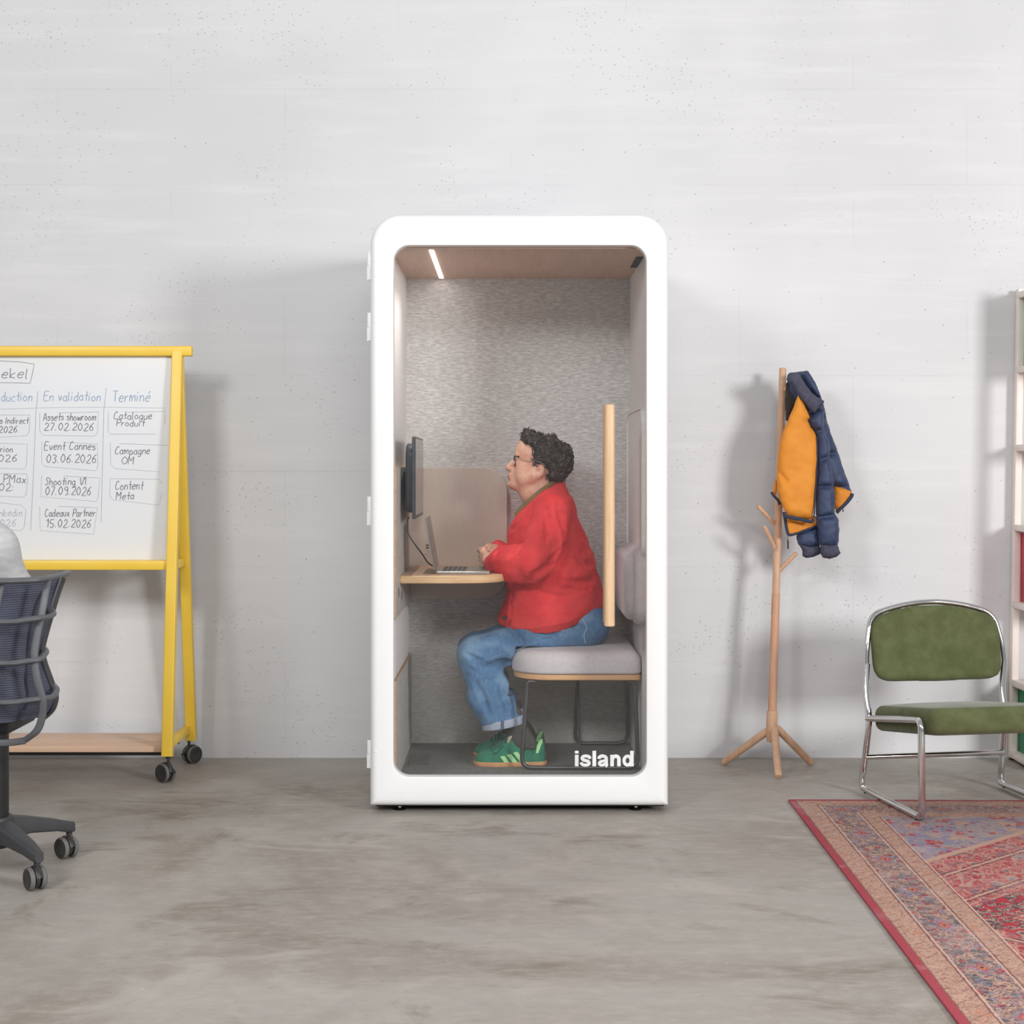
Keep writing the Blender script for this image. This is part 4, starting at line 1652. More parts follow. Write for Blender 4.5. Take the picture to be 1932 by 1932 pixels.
# socks and shoes
SOCK = simple('dark_grey_sock', (84, 83, 80), 0.95, c2=(72, 71, 69), scale=80, bump=(300, 0.4, 0.002), spec=0.1)
SUEDE = simple('green_suede', (58, 132, 104), 0.92, c2=(44, 112, 88), scale=35, bump=(420, 0.25, 0.002), spec=0.1, sheen=0.2)
SUEDE_D = simple('dark_green_lace', (36, 96, 86), 0.9)
GUM = simple('gum_rubber_sole', (204, 152, 108), 0.6, c2=(192, 138, 96), scale=25)
MINT = simple('mint_green_leather', (172, 226, 156), 0.55)
LABELW = simple('cream_tongue_tab', (222, 214, 190), 0.7)
TOPP = [(894.5, 1431), (897, 1427.5), (901, 1422), (906, 1418.5), (915, 1414.5), (925, 1410), (935, 1403.5), (944, 1397.5), (954, 1393.5), (962, 1390), (968, 1390.5), (976, 1396),
        (982, 1404.5), (988, 1411), (995, 1413.8), (1003, 1412.5), (1009, 1406.5), (1013, 1399), (1016.5, 1393), (1020, 1391.5), (1024, 1396), (1027, 1405), (1029, 1418), (1030, 1431)]
WID = [(894.5, .006), (897, .022), (903, .034), (915, .044), (930, .0485), (945, .047), (965, .042), (985, .037), (1005, .0345), (1018, .032), (1026, .025), (1030, .008)]
for dd in (-0.155, 0.025):
    DS = PD + dd
    K = DS / F
    sx_ = lambda px: (px - CX) * K
    sz_ = lambda py: CZ - (py - CY) * K + (0.0 if dd < 0 else (DS - 6.125) * 562 / F)
    z_sole = sz_(1434.5)
    tx = np.array([sx_(a) for a, q in TOPP]); tz = np.array([sz_(q) for a, q in TOPP])
    wx = np.array([sx_(a) for a, q in WID]); ww = np.array([q for a, q in WID])

    def surf_half(x, z):
        h = max(np.interp(x, tx, tz) - z_sole + 0.010, 0.004)
        w = np.interp(x, wx, ww)
        q = min(max((z - z_sole + 0.010) / h, 0), 1)
        return w * (1 - q ** 3.4) ** (1 / 2.2)

    def upper(X, Y, Z):
        h = np.maximum(np.interp(X, tx, tz) - z_sole + 0.010, 0.004)
        w = np.interp(X, wx, ww)
        zz = np.maximum(Z - z_sole + 0.010, 0)
        e = ((np.abs(Y - DS) / w) ** 2.2 + (zz / h) ** 3.4) ** (1 / 2.3)
        d = (e - 1) * np.minimum(w, h) * 0.7
        d = np.maximum(d, z_sole - 0.004 - Z)
        return np.maximum(d, np.maximum(tx[0] - X, X - tx[-1]))
    s = SDF((tx[0] - 0.02, DS - 0.07, 0.08), (tx[-1] + 0.02, DS + 0.07, 0.30), 0.0024)
    s.add(upper, (tx[0], DS - 0.06, z_sole - 0.01), (tx[-1], DS + 0.06, 0.26), 0.0)
    shoe = sdf_part('shoe', s, SUEDE, person, label='green suede sneaker with mint stripes')
    b = BM()
    out = [(sx_(a) + (-0.003 if i == 0 else 0.003 if i == len(WID) - 1 else 0), DS - q - 0.0035) for i, (a, q) in enumerate(WID)]
    out += [(x, 2 * DS - y) for x, y in reversed(out)]
    out = [(p.x, p.y) for p in smooth_path([Vector((x, y, 0)) for x, y in out], 3, True)]
    cx_, cy_ = sum(p[0] for p in out) / len(out), DS
    lo = []
    for sc_, z in ((0.975, IZ0 + 0.0005), (0.995, IZ0 + 0.004), (1.0, z_sole - 0.002), (0.985, z_sole + 0.0005)):
        lo.append([Vector((cx_ + (x - cx_) * sc_, cy_ + (y - cy_) * sc_, z)) for x, y in out])
    loft(b, lo, True, True)
    part('sole', b, GUM, shoe, label='gum rubber sole')
    sides = (-1, 1)
    for (ax, ay, bx, by) in ((943.5, 1423.2, 953.5, 1436.5), (955.5, 1420.0, 968, 1436), (968, 1416.4, 982.5, 1435.0)):
        for sd in sides:
            b = BM()
            rowsv = []
            for i in range(9):
                t = i / 8
                row = []
                for j in (0, 4.2, 8.4):
                    x = sx_(ax + (bx - ax) * t + j)
                    z = sz_(ay + (by - ay) * t - j * 0.14)
                    row.append(b.verts.new((x, DS + sd * (surf_half(x, z) + 0.0012), z)))
                rowsv.append(row)
            for i in range(8):
                for j in range(2):
                    b.faces.new((rowsv[i][j], rowsv[i + 1][j], rowsv[i + 1][j + 1], rowsv[i][j + 1]))
            part('stripe', b, MINT, shoe)
    for sd in sides:
        b = BM()
        rowsv = []
        for i in range(9):
            t = i / 8
            row = []
            zt = 1394 + 24 * t
            xc = 1019.5 - 5.5 * t if t > 0.3 else 1019 + t * 2
            for j in (-4.5 + t * 1.0, 0, 4.5 - t * 3.0):
                x = sx_(xc + j)
                z = sz_(zt)
                row.append(b.verts.new((x, DS + sd * (surf_half(x, z) + 0.0012), z)))
            rowsv.append(row)
        for i in range(8):
            for j in range(2):
                b.faces.new((rowsv[i][j], rowsv[i + 1][j], rowsv[i + 1][j + 1], rowsv[i][j + 1]))
        for v in b.verts:
            v.co.y += sd * 0.0022
        part('heel_tab', b, MINT, shoe)
    b = BM()
    for i in range(5):
        px = 927 + i * 6.5
        x0_, x1_ = sx_(px), sx_(px + 3)
        zt_ = np.interp(x0_, tx, tz)
        sweep(b, smooth_path([Vector((x0_, DS - 0.033, zt_ - 0.010)), Vector((x0_, DS - 0.020, zt_ + 0.0005)), Vector(((x0_ + x1_) / 2, DS, zt_ + 0.0035)),
                              Vector((x1_, DS + 0.020, zt_ + 0.0015)), Vector((x1_, DS + 0.033, zt_ - 0.008))], 4), 0.0031, 7)
    for lp in ([(950, 1403), (942, 1405), (933, 1411), (930, 1415), (937, 1416), (946, 1409), (951, 1404)], [(950, 1404), (943, 1410), (936, 1418), (929, 1419)]):
        sweep(b, smooth_path([Vector((sx_(x), DS - surf_half(sx_(x), sz_(y)) - 0.0025, sz_(y))) for x, y in lp], 5), 0.0021, 6)
    part('laces', b, SUEDE_D, shoe)
    b = BM()
    sweep(b, [Vector((sx_(965), DS, sz_(1386.5))), Vector((sx_(961.5), DS, sz_(1392))), Vector((sx_(958.5), DS, sz_(1399)))], [0.0085, 0.0095, 0.006], 14, up=(1, 0, 0), ry=[0.030, 0.036, 0.040])
    part('tongue_tab', b, LABELW, shoe)
    s = SDF((-0.06, DS - 0.07, 0.16), (0.16, DS + 0.07, 0.34), 0.003)
    hs = 0.0 if dd < 0 else (DS - 6.125) * 520 / F
    lft = Vector((0, 0, hs))
    s.chain([Q(966, 1350, DS) + lft, Q(971, 1372, DS) + lft, Q(985, 1396, DS) + lft, Q(998, 1410, DS) + lft], [0.042, 0.042, 0.046, 0.037], 0.01, sy=1.25)
    sdf_part('sock', s, SOCK, person)

# ------------------------------------------------------------------ rolling whiteboard
WX, WHALF = -2.15, 0.752
wb = thing('whiteboard', 'yellow framed rolling whiteboard with handwritten planning notes beside the booth', 'whiteboard', (WX, 6.43, 0))
ZT, DT = 1.772, 6.43
leg_y = lambda z, front: DT + (-0.195 if front else 0.205) * (ZT - z) / (ZT - 0.10)
b = BM()
box(b, WX - WHALF - 0.065, WX + WHALF + 0.061, DT - 0.02, DT + 0.02, ZT - 0.030, ZT + 0.012, 0.006, 3)
part('top_rail', b, YELLOW, wb)


def bar(bm, a, c, wx, wy, bev=0.004):
    """Square bar from a to c, width wx along x and wy across."""
    d = (c - a)
    up = Vector((1, 0, 0))
    side = up.cross(d).normalized()
    lps = []
    n = 5
    for p in (a, c):
        lps.append([p + up * u + side * v for u, v in rr(-wx / 2, wx / 2, -wy / 2, wy / 2, bev, n)])
    loft(bm, lps, True, True)


def caster(parent, p, r, yaw, scale=1.0, lever=True):
    """Twin-wheel caster under point p (top of the stem)."""
    ax = Vector((math.cos(yaw), math.sin(yaw), 0))
    fw = Vector((-math.sin(yaw), math.cos(yaw), 0))
    c = Vector((p.x, p.y, r)) + fw * (r * 0.42)
    b = BM()
    cyl(b, Vector((p.x, p.y, r * 1.2)), p, 0.006, n=10)
    cyl(b, Vector((p.x, p.y, p.z - 0.012)), Vector((p.x, p.y, p.z - 0.004)), 0.010, n=12)
    sweep(b, [c - ax * 0.006, c + ax * 0.006], r * 0.80, 18)
    hood = [c + fw * (r * 1.0 * math.cos(a)) + Vector((0, 0, r * 1.0 * math.sin(a))) for a in [PI * (0.05 + 0.9 * k / 10) for k in range(11)]]
    sweep(b, hood, 0.0035, 8, ry=0.010, up=(0, 0, 1))
    if lever:
        sweep(b, [c - fw * (r * 0.9) + Vector((0, 0, r * 0.35)), c - fw * (r * 1.45) + Vector((0, 0, r * 0.12))], [0.010, 0.006], 8, ry=0.003)
    cs = part('caster', b, RUBBER, parent)
    for sd in (-1, 1):
        b = BM()
        prof = [(0.3, 0.0105), (0.88, 0.0105), (1.0, 0.0135), (1.0, 0.0215), (0.9, 0.026), (0.55, 0.0275), (0.5, 0.0265), (0.0001, 0.0265)]
        loft(b, [[c + ax * (sd * h * scale) + (fw * math.cos(a) + Vector((0, 0, 1)) * math.sin(a)) * (rad * r)
                  for a in [2 * PI * k / 24 for k in range(24)]] for rad, h in prof], True, True)
        for f in b.faces:
            f.material_index = 0
        b.normal_update()
        for f in b.faces:
            m_ = sum(((v.co - c) - ax * (v.co - c).dot(ax)).length for v in f.verts) / len(f.verts)
            if m_ > r * 0.93:
                f.material_index = 1
        part('wheel', b, [RUBBER, RUBBER_G], cs)
    return cs


for side in (-1, 1):
    lx = WX + side * WHALF
    for front in (True, False):
        b = BM()
        z0 = 0.105 if front else 0.103
        bar(b, Vector((lx + (0.0 if front else 0.014 * side), leg_y(z0, front), z0)), Vector((lx, leg_y(ZT - 0.012, front), ZT - 0.012)), 0.043, 0.040)
        part('leg', b, YELLOW, wb)
        caster(wb, Vector((lx + 0.004 * side, leg_y(0.105, front), 0.108)), 0.038, R(55 if front else -40), 1.0)
    for z in (0.876, 0.150):
        b = BM()
        box(b, lx - 0.014, lx + 0.014, leg_y(z, True) + 0.015, leg_y(z, False) - 0.015, z - 0.018, z + 0.018, 0.004)
        part('side_brace', b, YELLOW, wb)
b = BM()
zc = 0.874
box(b, WX - WHALF + 0.02, WX + WHALF - 0.02, leg_y(zc, True) - 0.004, leg_y(zc, True) + 0.086, zc - 0.019, zc + 0.019, 0.004)
part('crossbar', b, YELLOW, wb)
b = BM()
box(b, WX - WHALF + 0.022, WX + WHALF - 0.022, 6.262, 6.585, 0.116, 0.140, 0.002)
part('lower_shelf', b, SHELFW, wb)
b = BM()
for yy in (6.29, 6.55):
    box(b, WX - WHALF + 0.022, WX + WHALF - 0.022, yy, yy + 0.02, 0.098, 0.1165, 0.002)
part('shelf_rail', b, BLACKM, wb)
# board plane follows the front legs, a little behind their face
bz0, bz1 = zc + 0.016, ZT - 0.03
by = lambda z: leg_y(z, True) + 0.012 + 0.06 * (bz1 - z) / (bz1 - bz0)
b = BM()
lo = []
for u0, z in ((0, bz0), (0, bz1)):
    lo.append([Vector((WX - WHALF + 0.01, by(z), z)), Vector((WX + WHALF - 0.01, by(z), z)), Vector((WX + WHALF - 0.01, by(z) + 0.010, z)), Vector((WX - WHALF + 0.01, by(z) + 0.010, z))])
loft(b, lo, True, True)
wbp = part('board_panel', b, BOARD, wb, smooth=False)
slope = (by(bz1) - by(bz0)) / (bz1 - bz0)
bnrm = Vector((0, -1, slope)).normalized()


def WB(px, py):
    """Point on the board's face at pixel (px, py)."""
    a, c = (px - CX) / F, (py - CY) / F
    d = (by(bz0) + slope * (CZ - bz0)) / (1 + slope * c)
    return Vector((a * d, d, CZ - c * d)) + bnrm * 0.0004


GL = {
    'a': (5, '44 25 03 01 20 41/45 41 50'), 'b': (5, '09 00/03 25 44 42 20 01'), 'c': (4.6, '44 25 03 01 20 40'), 'd': (5, '44 25 03 01 20 41/49 40'),
    'e': (5, '03 43 45 25 03 01 20 41'), 'f': (4, '49 28 20/05 45'), 'g': (5, '45 25 03 01 20 42/45 4a 2c 0b'), 'h': (5, '09 00/03 25 44 40'),
    'i': (2, '05 00/07 08'), 'k': (5, '09 00/45 02 40'), 'l': (2.4, '09 01 10'), 'm': (7, '05 00/03 15 24 30/33 55 64 60'), 'n': (5, '05 00/03 25 44 40'),
    'o': (5, '25 03 01 20 41 43 25'), 'p': (5, '05 0c/04 25 43 41 20 01'), 'r': (4, '05 00/03 14 35'), 's': (4.4, '44 25 04 23 42 20 01'),
    't': (4, '29 21 30/05 45'), 'u': (5, '05 01 20 41/45 40'), 'v': (4.6, '05 20 45'), 'w': (6.5, '05 10 34 50 65'), 'x': (4.6, '05 40/45 00'),
    'q': (5, '45 25 03 01 20 42/45 4c'), 'y': (5, '05 22/45 0c'), 'é': (5, '03 43 45 25 03 01 20 41/27 49'),
    'A': (6.4, '00 39 60/13 53'), 'C': (6, '58 39 17 02 20 51'), 'D': (6, '09 00 30 54 39 09'), 'E': (5.6, '59 09 00 50/05 45'), 'I': (2, '09 00'),
    'M': (7.4, '00 09 34 69 60'), 'O': (6.4, '39 06 03 30 63 66 39'), 'P': (5.4, '09 00/09 49 57 45 04'), 'S': (5.4, '58 39 17 35 42 20 01'),
    'T': (6.4, '09 69/39 30'), 'V': (5.6, '09 30 69'), 'L': (5, '09 00 50'),
    '0': (5, '29 06 03 20 43 46 29'), '1': (3.4, '07 29 20'), '2': (5, '07 29 47 34 00 50'), '3': (5, '08 29 47 25 43 20 01'), '5': (5, '49 09 05 25 43 20 01'),
    '6': (5, '49 16 02 20 42 25 03'), '7': (5, '09 49 10'), '9': (5, '46 25 07 29 47 41 20'), '.': (2, '00 01'), ':': (2, '00 01/04 05'), ' ': (3.2, ''),
}
LOW = {'a': -1, 'b': -2, 'c': -3}


def write(bm, text, px0, px1, base, cap, r=0.0014, rise=0.0, seed=0):
    rnd = random.Random(seed + len(text))
    tot = sum(GL[ch][0] + 1.4 for ch in text) - 1.4
    k = (px1 - px0) / tot
    x = px0
    for ch in text:
        w, sts = GL[ch]
        jy = rnd.uniform(-0.05, 0.05) * cap
        sl = rnd.uniform(0.05, 0.16)
        for st in sts.split('/'):
            if not st:
                continue
            pix = []
            for q in st.split():
                gx = float(q[0])
                gy = float(LOW[q[1]]) if q[1] in LOW else float(q[1])
                gy *= cap / 9.0
                pix.append(Vector((x + gx * k + gy * sl, base - gy + jy - rise * (x - px0), 0)))
            pts = smooth_path(pix, 4) if len(pix) > 2 else pix
            sweep(bm, [WB(p.x, p.y) for p in pts], r, 5)
        x += (w + 1.4) * k


def scribble(bm, pix, r=0.0011, smooth=False):
    pix = [Vector((x, y, 0)) for x, y in pix]
    if smooth:
        pix = smooth_path(pix, 4)
    sweep(bm, [WB(p.x, p.y) for p in pix], r, 5)


def note(name, boxes, lines, mats):
    b = BM()
    for k, bxs in enumerate(boxes):
        scribble(b, bxs, 0.0010)
    nb = len(b.faces)
    for k, ln in enumerate(lines):
        write(b, *ln, seed=k)
    b.faces.ensure_lookup_table()
    for i, f in enumerate(b.faces):
        f.material_index = 0 if i < nb else 1
    part(name, b, mats, wbp)


note('title_box', [[(-6, 681), (2, 681), (40, 683), (65, 687), (61, 706), (57, 723), (20, 722), (-6, 722)]], [('ekel', 4, 54, 714, 19)], [INK, INK])
note('column_heading', [], [('duction', 3, 61, 757, 17)], [INK_B, INK_B])
note('column_heading', [], [('En validation', 83, 190, 756, 17, 0.0014, -0.0)], [INK_B, INK_B])
note('column_heading', [], [('Terminé', 212, 283, 758, 20)], [INK_B, INK_B])
b = BM()
scribble(b, [(72, 738), (70, 757), (68, 780), (63, 900), (58, 1000)], 0.0012)
scribble(b, [(201, 732), (198, 757), (196, 775), (193, 900), (191, 985)], 0.0012)
scribble(b, [(-6, 772), (100, 769), (200, 768), (310, 770)], 0.0008)
part('column_line', b, INK_L, wbp)
BXL, IK = [INK_L, INK], None
note('note_card', [[(-4, 783), (57, 783), (55, 815), (51, 822), (-4, 825)]], [('s Indirect', 0, 54, 799, 12), ('2026', -2, 33, 816, 12)], BXL)
note('note_card', [[(-4, 836), (52, 838), (50, 878), (45, 885), (-4, 883)]], [('rion', 1, 24, 853, 12), ('026', -2, 33, 871, 13)], BXL)
note('note_card', [[(-4, 893), (50, 894), (53, 902), (49, 934), (44, 938), (-4, 936)]], [('PMax', 7, 49, 911, 15), ('02:', -1, 28, 926, 14)], BXL)
note('note_card', [[(-4, 948), (40, 953), (49, 962), (46, 994), (40, 1001), (-4, 998)]], [('nkedin', -1, 42, 974, 14), ('026', 1, 31, 993, 13)], [INK_L, INK_L])
note('note_card', [[(75, 778), (75, 812), (81, 821), (177, 823), (184, 818), (186, 777), (110, 779)]], [('Assets showroom', 82, 181, 793, 14), ('27.02.2026', 84, 177, 812, 14)], BXL)
note('note_card', [[(79, 833), (79, 873), (84, 880), (181, 888), (185, 880), (184, 838), (120, 834)]], [('Event Cannes', 84, 180, 849, 15), ('03.06.2026', 88, 182, 873, 16)], BXL)
note('note_card', [[(79, 897), (77, 937), (182, 946), (185, 940), (189, 902), (120, 898)]], [('Shooting V1', 85, 163, 915, 14), ('07.09.2026', 86, 172, 934, 16)], BXL)
note('note_card', [[(75, 956), (76, 1001), (177, 1008), (184, 958), (110, 955)]], [('Cadeaux Partner', 85, 180, 974, 14), ('15.02.2026', 87, 172, 995, 15)], BXL)
note('note_card', [[(205, 777), (204, 812), (209, 819), (295, 819)], [(240, 778), (312, 776), (311, 800)]], [('Catalogue', 215, 287, 791, 14), ('Produit', 220, 273, 804, 12)], BXL)
note('note_card', [[(208, 835), (209, 876), (218, 884), (300, 890)], [(225, 837), (318, 840)]], [('Campagne', 217, 283, 857, 14), ('OM', 230, 253, 876, 14)], BXL)
note('note_card', [[(306, 912), (300, 904), (208, 903), (207, 935), (213, 943), (300, 953), (306, 930)]], [('Content', 218, 270, 924, 16), ('Meta', 219, 253, 942, 14)], BXL)

# ------------------------------------------------------------------ office chair at the left edge
OCX = -1.612
oc = thing('office_chair', 'dark grey mesh-back office chair on casters at the left edge', 'office chair', (OCX, 4.85, 0))
FRAMEG = simple('dark_grey_plastic_frame', (98, 100, 104), 0.45, c2=(90, 92, 96))
FRAMED = simple('charcoal_plastic', (66, 67, 70), 0.5)
mir = lambda p, s_: Vector((OCX + (p.x - OCX) * s_, p.y, p.z))
spine = [Q(90, 1094, 4.63), Q(84, 1130, 4.605), Q(77, 1165, 4.59), Q(67, 1215, 4.575), Q(65, 1243, 4.57), Q(69, 1275, 4.565), Q(77, 1307, 4.57), Q(81, 1322, 4.575),
         Q(80, 1350, 4.59), Q(70, 1378, 4.61), Q(48, 1396, 4.64)]
loop_low = [Q(48, 1397, 4.64), Q(20, 1401, 4.66), Q(-20, 1402, 4.67)]
frm = [Q(119, 1090, 4.80), Q(108, 1120, 4.785), Q(99, 1150, 4.77), Q(86, 1195, 4.755), Q(80, 1222, 4.745), Q(82, 1245, 4.74), Q(91, 1272, 4.74), Q(100, 1298, 4.745),
       Q(105, 1318, 4.75), Q(99, 1338, 4.76), Q(84, 1352, 4.77)]
for sg in (1, -1):
    b = BM()
    sweep(b, [mir(p, sg) for p in smooth_path(spine, 5)], 0.0115, 10, ry=0.006, up=(1, 0, 0))
    sweep(b, [mir(p, sg) for p in smooth_path(loop_low + [Vector((OCX, 4.672, loop_low[-1].z))], 5)], 0.0105, 10, ry=0.006, up=(0, 0, 1))
    part('back_spine', b, FRAMEG, oc)
    b = BM()
    sweep(b, [mir(p, sg) for p in smooth_path(frm, 5)], 0.009, 10, ry=0.018, up=(1, 0, 0))
    part('back_side_frame', b, FRAMED, oc)
    b = BM()
    inner_sp = [Q(4, 1100, 4.575), Q(-2, 1130, 4.57), Q(-8, 1165, 4.565), Q(-15, 1240, 4.556), Q(-12, 1320, 4.565)]
    sweep(b, [mir(p, sg) for p in smooth_path(inner_sp, 5)], 0.008, 10, ry=0.005, up=(1, 0, 0))
    part('back_inner_spine', b, FRAMEG, oc)
b = BM()
rim = [Q(10, 1096, 4.555), Q(45, 1095, 4.565), Q(75, 1093, 4.59), Q(100, 1089, 4.66), Q(120, 1084, 4.75), Q(127, 1082, 4.80), Q(124, 1080, 4.825), Q(116, 1081, 4.82)]
rim = [mir(p, -1) for p in reversed(rim)] + [Vector((OCX, 4.553, rim[0].z))] + rim
sweep(b, smooth_path(rim, 5), 0.009, 10, ry=0.011, up=(0, 0, 1))
part('back_top_rim', b, FRAMEG, oc)
for (ym, ye, xe) in ((1172, 1158, 100), (1250, 1230, 86), (1324, 1302, 106)):
    b = BM()
    rb = [Q(20, ym + 1, 4.552), Q(45, ym - 2, 4.556), Q(74, ym - 6, 4.573), Q(xe - 8, ym - 9, 4.64), Q(xe, ye, 4.70), Q(xe - 5, ye - 8, 4.745)]
    rb = [mir(p, -1) for p in reversed(rb)] + [Vector((OCX, 4.55, rb[0].z))] + rb
    sweep(b, smooth_path(rb, 6), 0.0085, 10, ry=0.011, up=(0, 0, 1))
    part('back_rib', b, FRAMEG, oc)
# mesh surface
b = BM()
sp, fr_ = smooth_path(spine, 5), smooth_path(frm, 5)
zs = np.linspace(frm[0].z - 0.002, frm[-1].z + 0.002, 26)


def at_z(path, z):
    q = sorted(((p.z, p.x, p.y) for p in path))
    return Vector((np.interp(z, [a[0] for a in q], [a[1] for a in q]), np.interp(z, [a[0] for a in q], [a[2] for a in q]), z))


grid = []
for z in zs:
    e = at_z(fr_, z)
    m_ = at_z(sp, z)
    row = []
    for i in range(-14, 15):
        t = abs(i) / 14
        x = OCX + (e.x - OCX) * t * (1 if i >= 0 else -1)
        y = 4.585 + (m_.y - 4.57) * 0.8 + (e.y - 4.61) * t ** 2.6
        row.append(b.verts.new((x, y, z)))
    grid.append(row)
for i in range(len(grid) - 1):
    for j in range(len(grid[0]) - 1):
        b.faces.new((grid[i][j], grid[i][j + 1], grid[i + 1][j + 1], grid[i + 1][j]))
bmesh.ops.solidify(b, geom=b.faces[:], thickness=0.003)
meshp = part('back_mesh', b, make_meshback(), oc, smooth=True)
for sg in (1, -1):
    b = BM()
    st = []
    for px, py in ((60, 1108), (47, 1140), (39, 1185), (35, 1240), (37, 1285), (40, 1318), (33, 1345)):
        p = Q(px, py, 4.59)
        t = abs(p.x - OCX) / abs(at_z(fr_, p.z).x - OCX)
        st.append(Vector((p.x, 4.585 + (at_z(sp, p.z).y - 4.57) * 0.8 + (at_z(fr_, p.z).y - 4.61) * t ** 2.6 - 0.0035, p.z)))
    sweep(b, [mir(p, sg) for p in smooth_path(st, 5)], 0.0055, 8, ry=0.0015, up=(1, 0, 0))
    part('mesh_seam', b, simple('navy_black_webbing', (34, 36, 48), 0.8), meshp)
b = BM()
sc_, ss_ = math.cos(R(14)), math.sin(R(14))
cushion(b, -0.185, 0.165, 0.0, 0.40, 0.09, 0.505, 0.552, 0.02, 0.022, 0.004,
        lambda u, v, w: Vector((OCX + u * sc_ - v * ss_, 4.69 + u * ss_ + v * sc_, w)))
part('seat', b, FRAMED, oc)
b = BM()
box(b, OCX - 0.07, OCX + 0.07, 4.70, 4.98, 0.455, 0.502, 0.01)
part('tilt_mechanism', b, BLACKM, oc)
OBX, OBY = -1.628, 4.815
b = BM()
cyl(b, (OBX, OBY, 0.14), (OBX, OBY, 0.47), 0.050, 0.050, 24)
part('gas_column', b, BLACKM, oc)
b = BM()
lathe(b, [(0.030, 0.085), (0.060, 0.09), (0.064, 0.17), (0.060, 0.183), (0.03, 0.185)], lambda x, y, z: Vector((OBX + x, OBY + y, z)), 20)
hub = part('base_hub', b, FRAMED, oc)
for k in range(4):
    a = R(47 + 90 * k)
    rl = 0.272
    d, sdv = Vector((math.cos(a), math.sin(a), 0)), Vector((-math.sin(a), math.cos(a), 0))
    c0 = Vector((OBX, OBY, 0))
    b = BM()
    lo = []
    for r_, w, zt, zb_ in ((0.03, 0.034, 0.180, 0.105), (0.12, 0.030, 0.164, 0.112), (0.22, 0.024, 0.138, 0.100), (rl - 0.01, 0.019, 0.124, 0.088), (rl + 0.012, 0.014, 0.119, 0.086)):
        lo.append([c0 + d * r_ + sdv * u + Vector((0, 0, v)) for u, v in rr(-w, w, zb_, zt, 0.010, 4)])
    loft(b, lo, True, True)
    part('base_leg', b, FRAMED, oc)
    caster(oc, c0 + d * (rl - 0.002) + Vector((0, 0, 0.09)), 0.035, R((52, 20, 70, 40)[k]), 1.0, False)

# seated figure of whom only the shoulder enters the picture
p2 = thing('person', 'person in a light grey sweater on the office chair, only one shoulder in view', 'person', (-1.76, 4.9, 0))
SWEAT = simple('light_grey_jersey', (198, 198, 199), 0.95, c2=(184, 184, 186), scale=18, stretch=(1, 1, 3), bump=(260, 0.25, 0.002), spec=0.1)
V3 = Vector
s = SDF((-2.30, 4.62, 0.0), (-1.45, 5.62, 1.50), 0.007)
s.ell(V3((-1.80, 4.86, 1.335)), (0.078, 0.095, 0.112), 0.02)
s.ell(V3((-1.80, 4.93, 1.30)), (0.055, 0.055, 0.075), 0.02)
s.cap(V3((-1.80, 4.955, 1.325)), V3((-1.80, 4.982, 1.297)), 0.008, 0.013, 0.012)
for sg in (-1, 1):
    s.ell(V3((-1.80 + sg * 0.079, 4.865, 1.315)), (0.010, 0.020, 0.030), 0.006)
s.cap(V3((-1.79, 4.85, 1.25)), V3((-1.785, 4.83, 1.10)), 0.055, 0.06, 0.02)
s.chain([V3((-1.78, 4.83, 1.05)), V3((-1.76, 4.83, 0.72))], [0.11, 0.11], 0.03)
for sx2, kx in ((-1.85, -2.12), (-1.70, -1.93)):
    s.chain([V3((sx2, 4.90, 0.635)), V3((kx, 5.22, 0.60)), V3((kx - 0.03, 5.24, 0.12)), V3((kx - 0.05, 5.30, 0.06))], [0.07, 0.055, 0.035, 0.035], 0.02)
for a, e, w in ((V3((-1.62, 4.84, 1.0)), V3((-1.60, 4.95, 0.79)), V3((-1.78, 5.13, 0.70))), (V3((-1.95, 4.84, 1.02)), V3((-2.02, 4.94, 0.79)), V3((-1.92, 5.15, 0.70)))):
    s.chain([V3((-1.785, 4.83, 1.07)), a, e, w], [0.07, 0.045, 0.038, 0.026], 0.02)
    dirp = (w - e).normalized()
    hand(s, w, dirp, dirp.cross(V3((0, 0, 1))), V3((0, 0.2, -1)), 0.085, 1)
sdf_part('body', s, SKIN, p2)
s = SDF((-1.93, 4.70, 1.18), (-1.67, 5.02, 1.50), 0.006)
s.ell(V3((-1.80, 4.855, 1.345)), (0.092, 0.105, 0.118), 0.0)
s.ell(V3((-1.80, 4.965, 1.27)), (0.085, 0.075, 0.115), 0.01, '-')
sdf_part('hair', s, HAIR, p2, disp=lambda p: mnoise.noise(p * 40) * 0.006)
s = SDF((-2.22, 4.60, 0.56), (-1.46, 5.22, 1.20), 0.006)
s.chain([V3((-1.78, 4.835, 1.03)), V3((-1.775, 4.83, 0.88)), V3((-1.77, 4.84, 0.67))], [0.145, 0.15, 0.16], 0.03)
s.cap(V3((-1.88, 4.83, 1.09)), V3((-1.69, 4.83, 1.09)), 0.055, 0.055, 0.05)
s.chain([V3((-1.69, 4.83, 1.090)), V3((-1.628, 4.84, 1.022)), V3((-1.588, 4.90, 0.88)), V3((-1.592, 4.96, 0.78))], [0.06, 0.066, 0.060, 0.055], 0.03)
s.chain([V3((-1.592, 4.96, 0.78)), V3((-1.75, 5.10, 0.71))], [0.055, 0.040], 0.02)
s.chain([V3((-1.88, 4.83, 1.075)), V3((-1.95, 4.84, 1.015)), V3((-2.01, 4.94, 0.80)), V3((-1.94, 5.12, 0.71))], [0.06, 0.066, 0.055, 0.040], 0.03)
s.cap(V3((-1.79, 4.85, 1.11)), V3((-1.795, 4.86, 1.20)), 0.060, 0.060, 0.01, '-')
sdf_part('sweater', s, SWEAT, p2, disp=lambda p: mnoise.noise(Vector((p.x * 9, p.y * 9, p.z * 12))) * 0.004)
s = SDF((-2.35, 4.66, 0.06), (-1.50, 5.45, 0.80), 0.008)
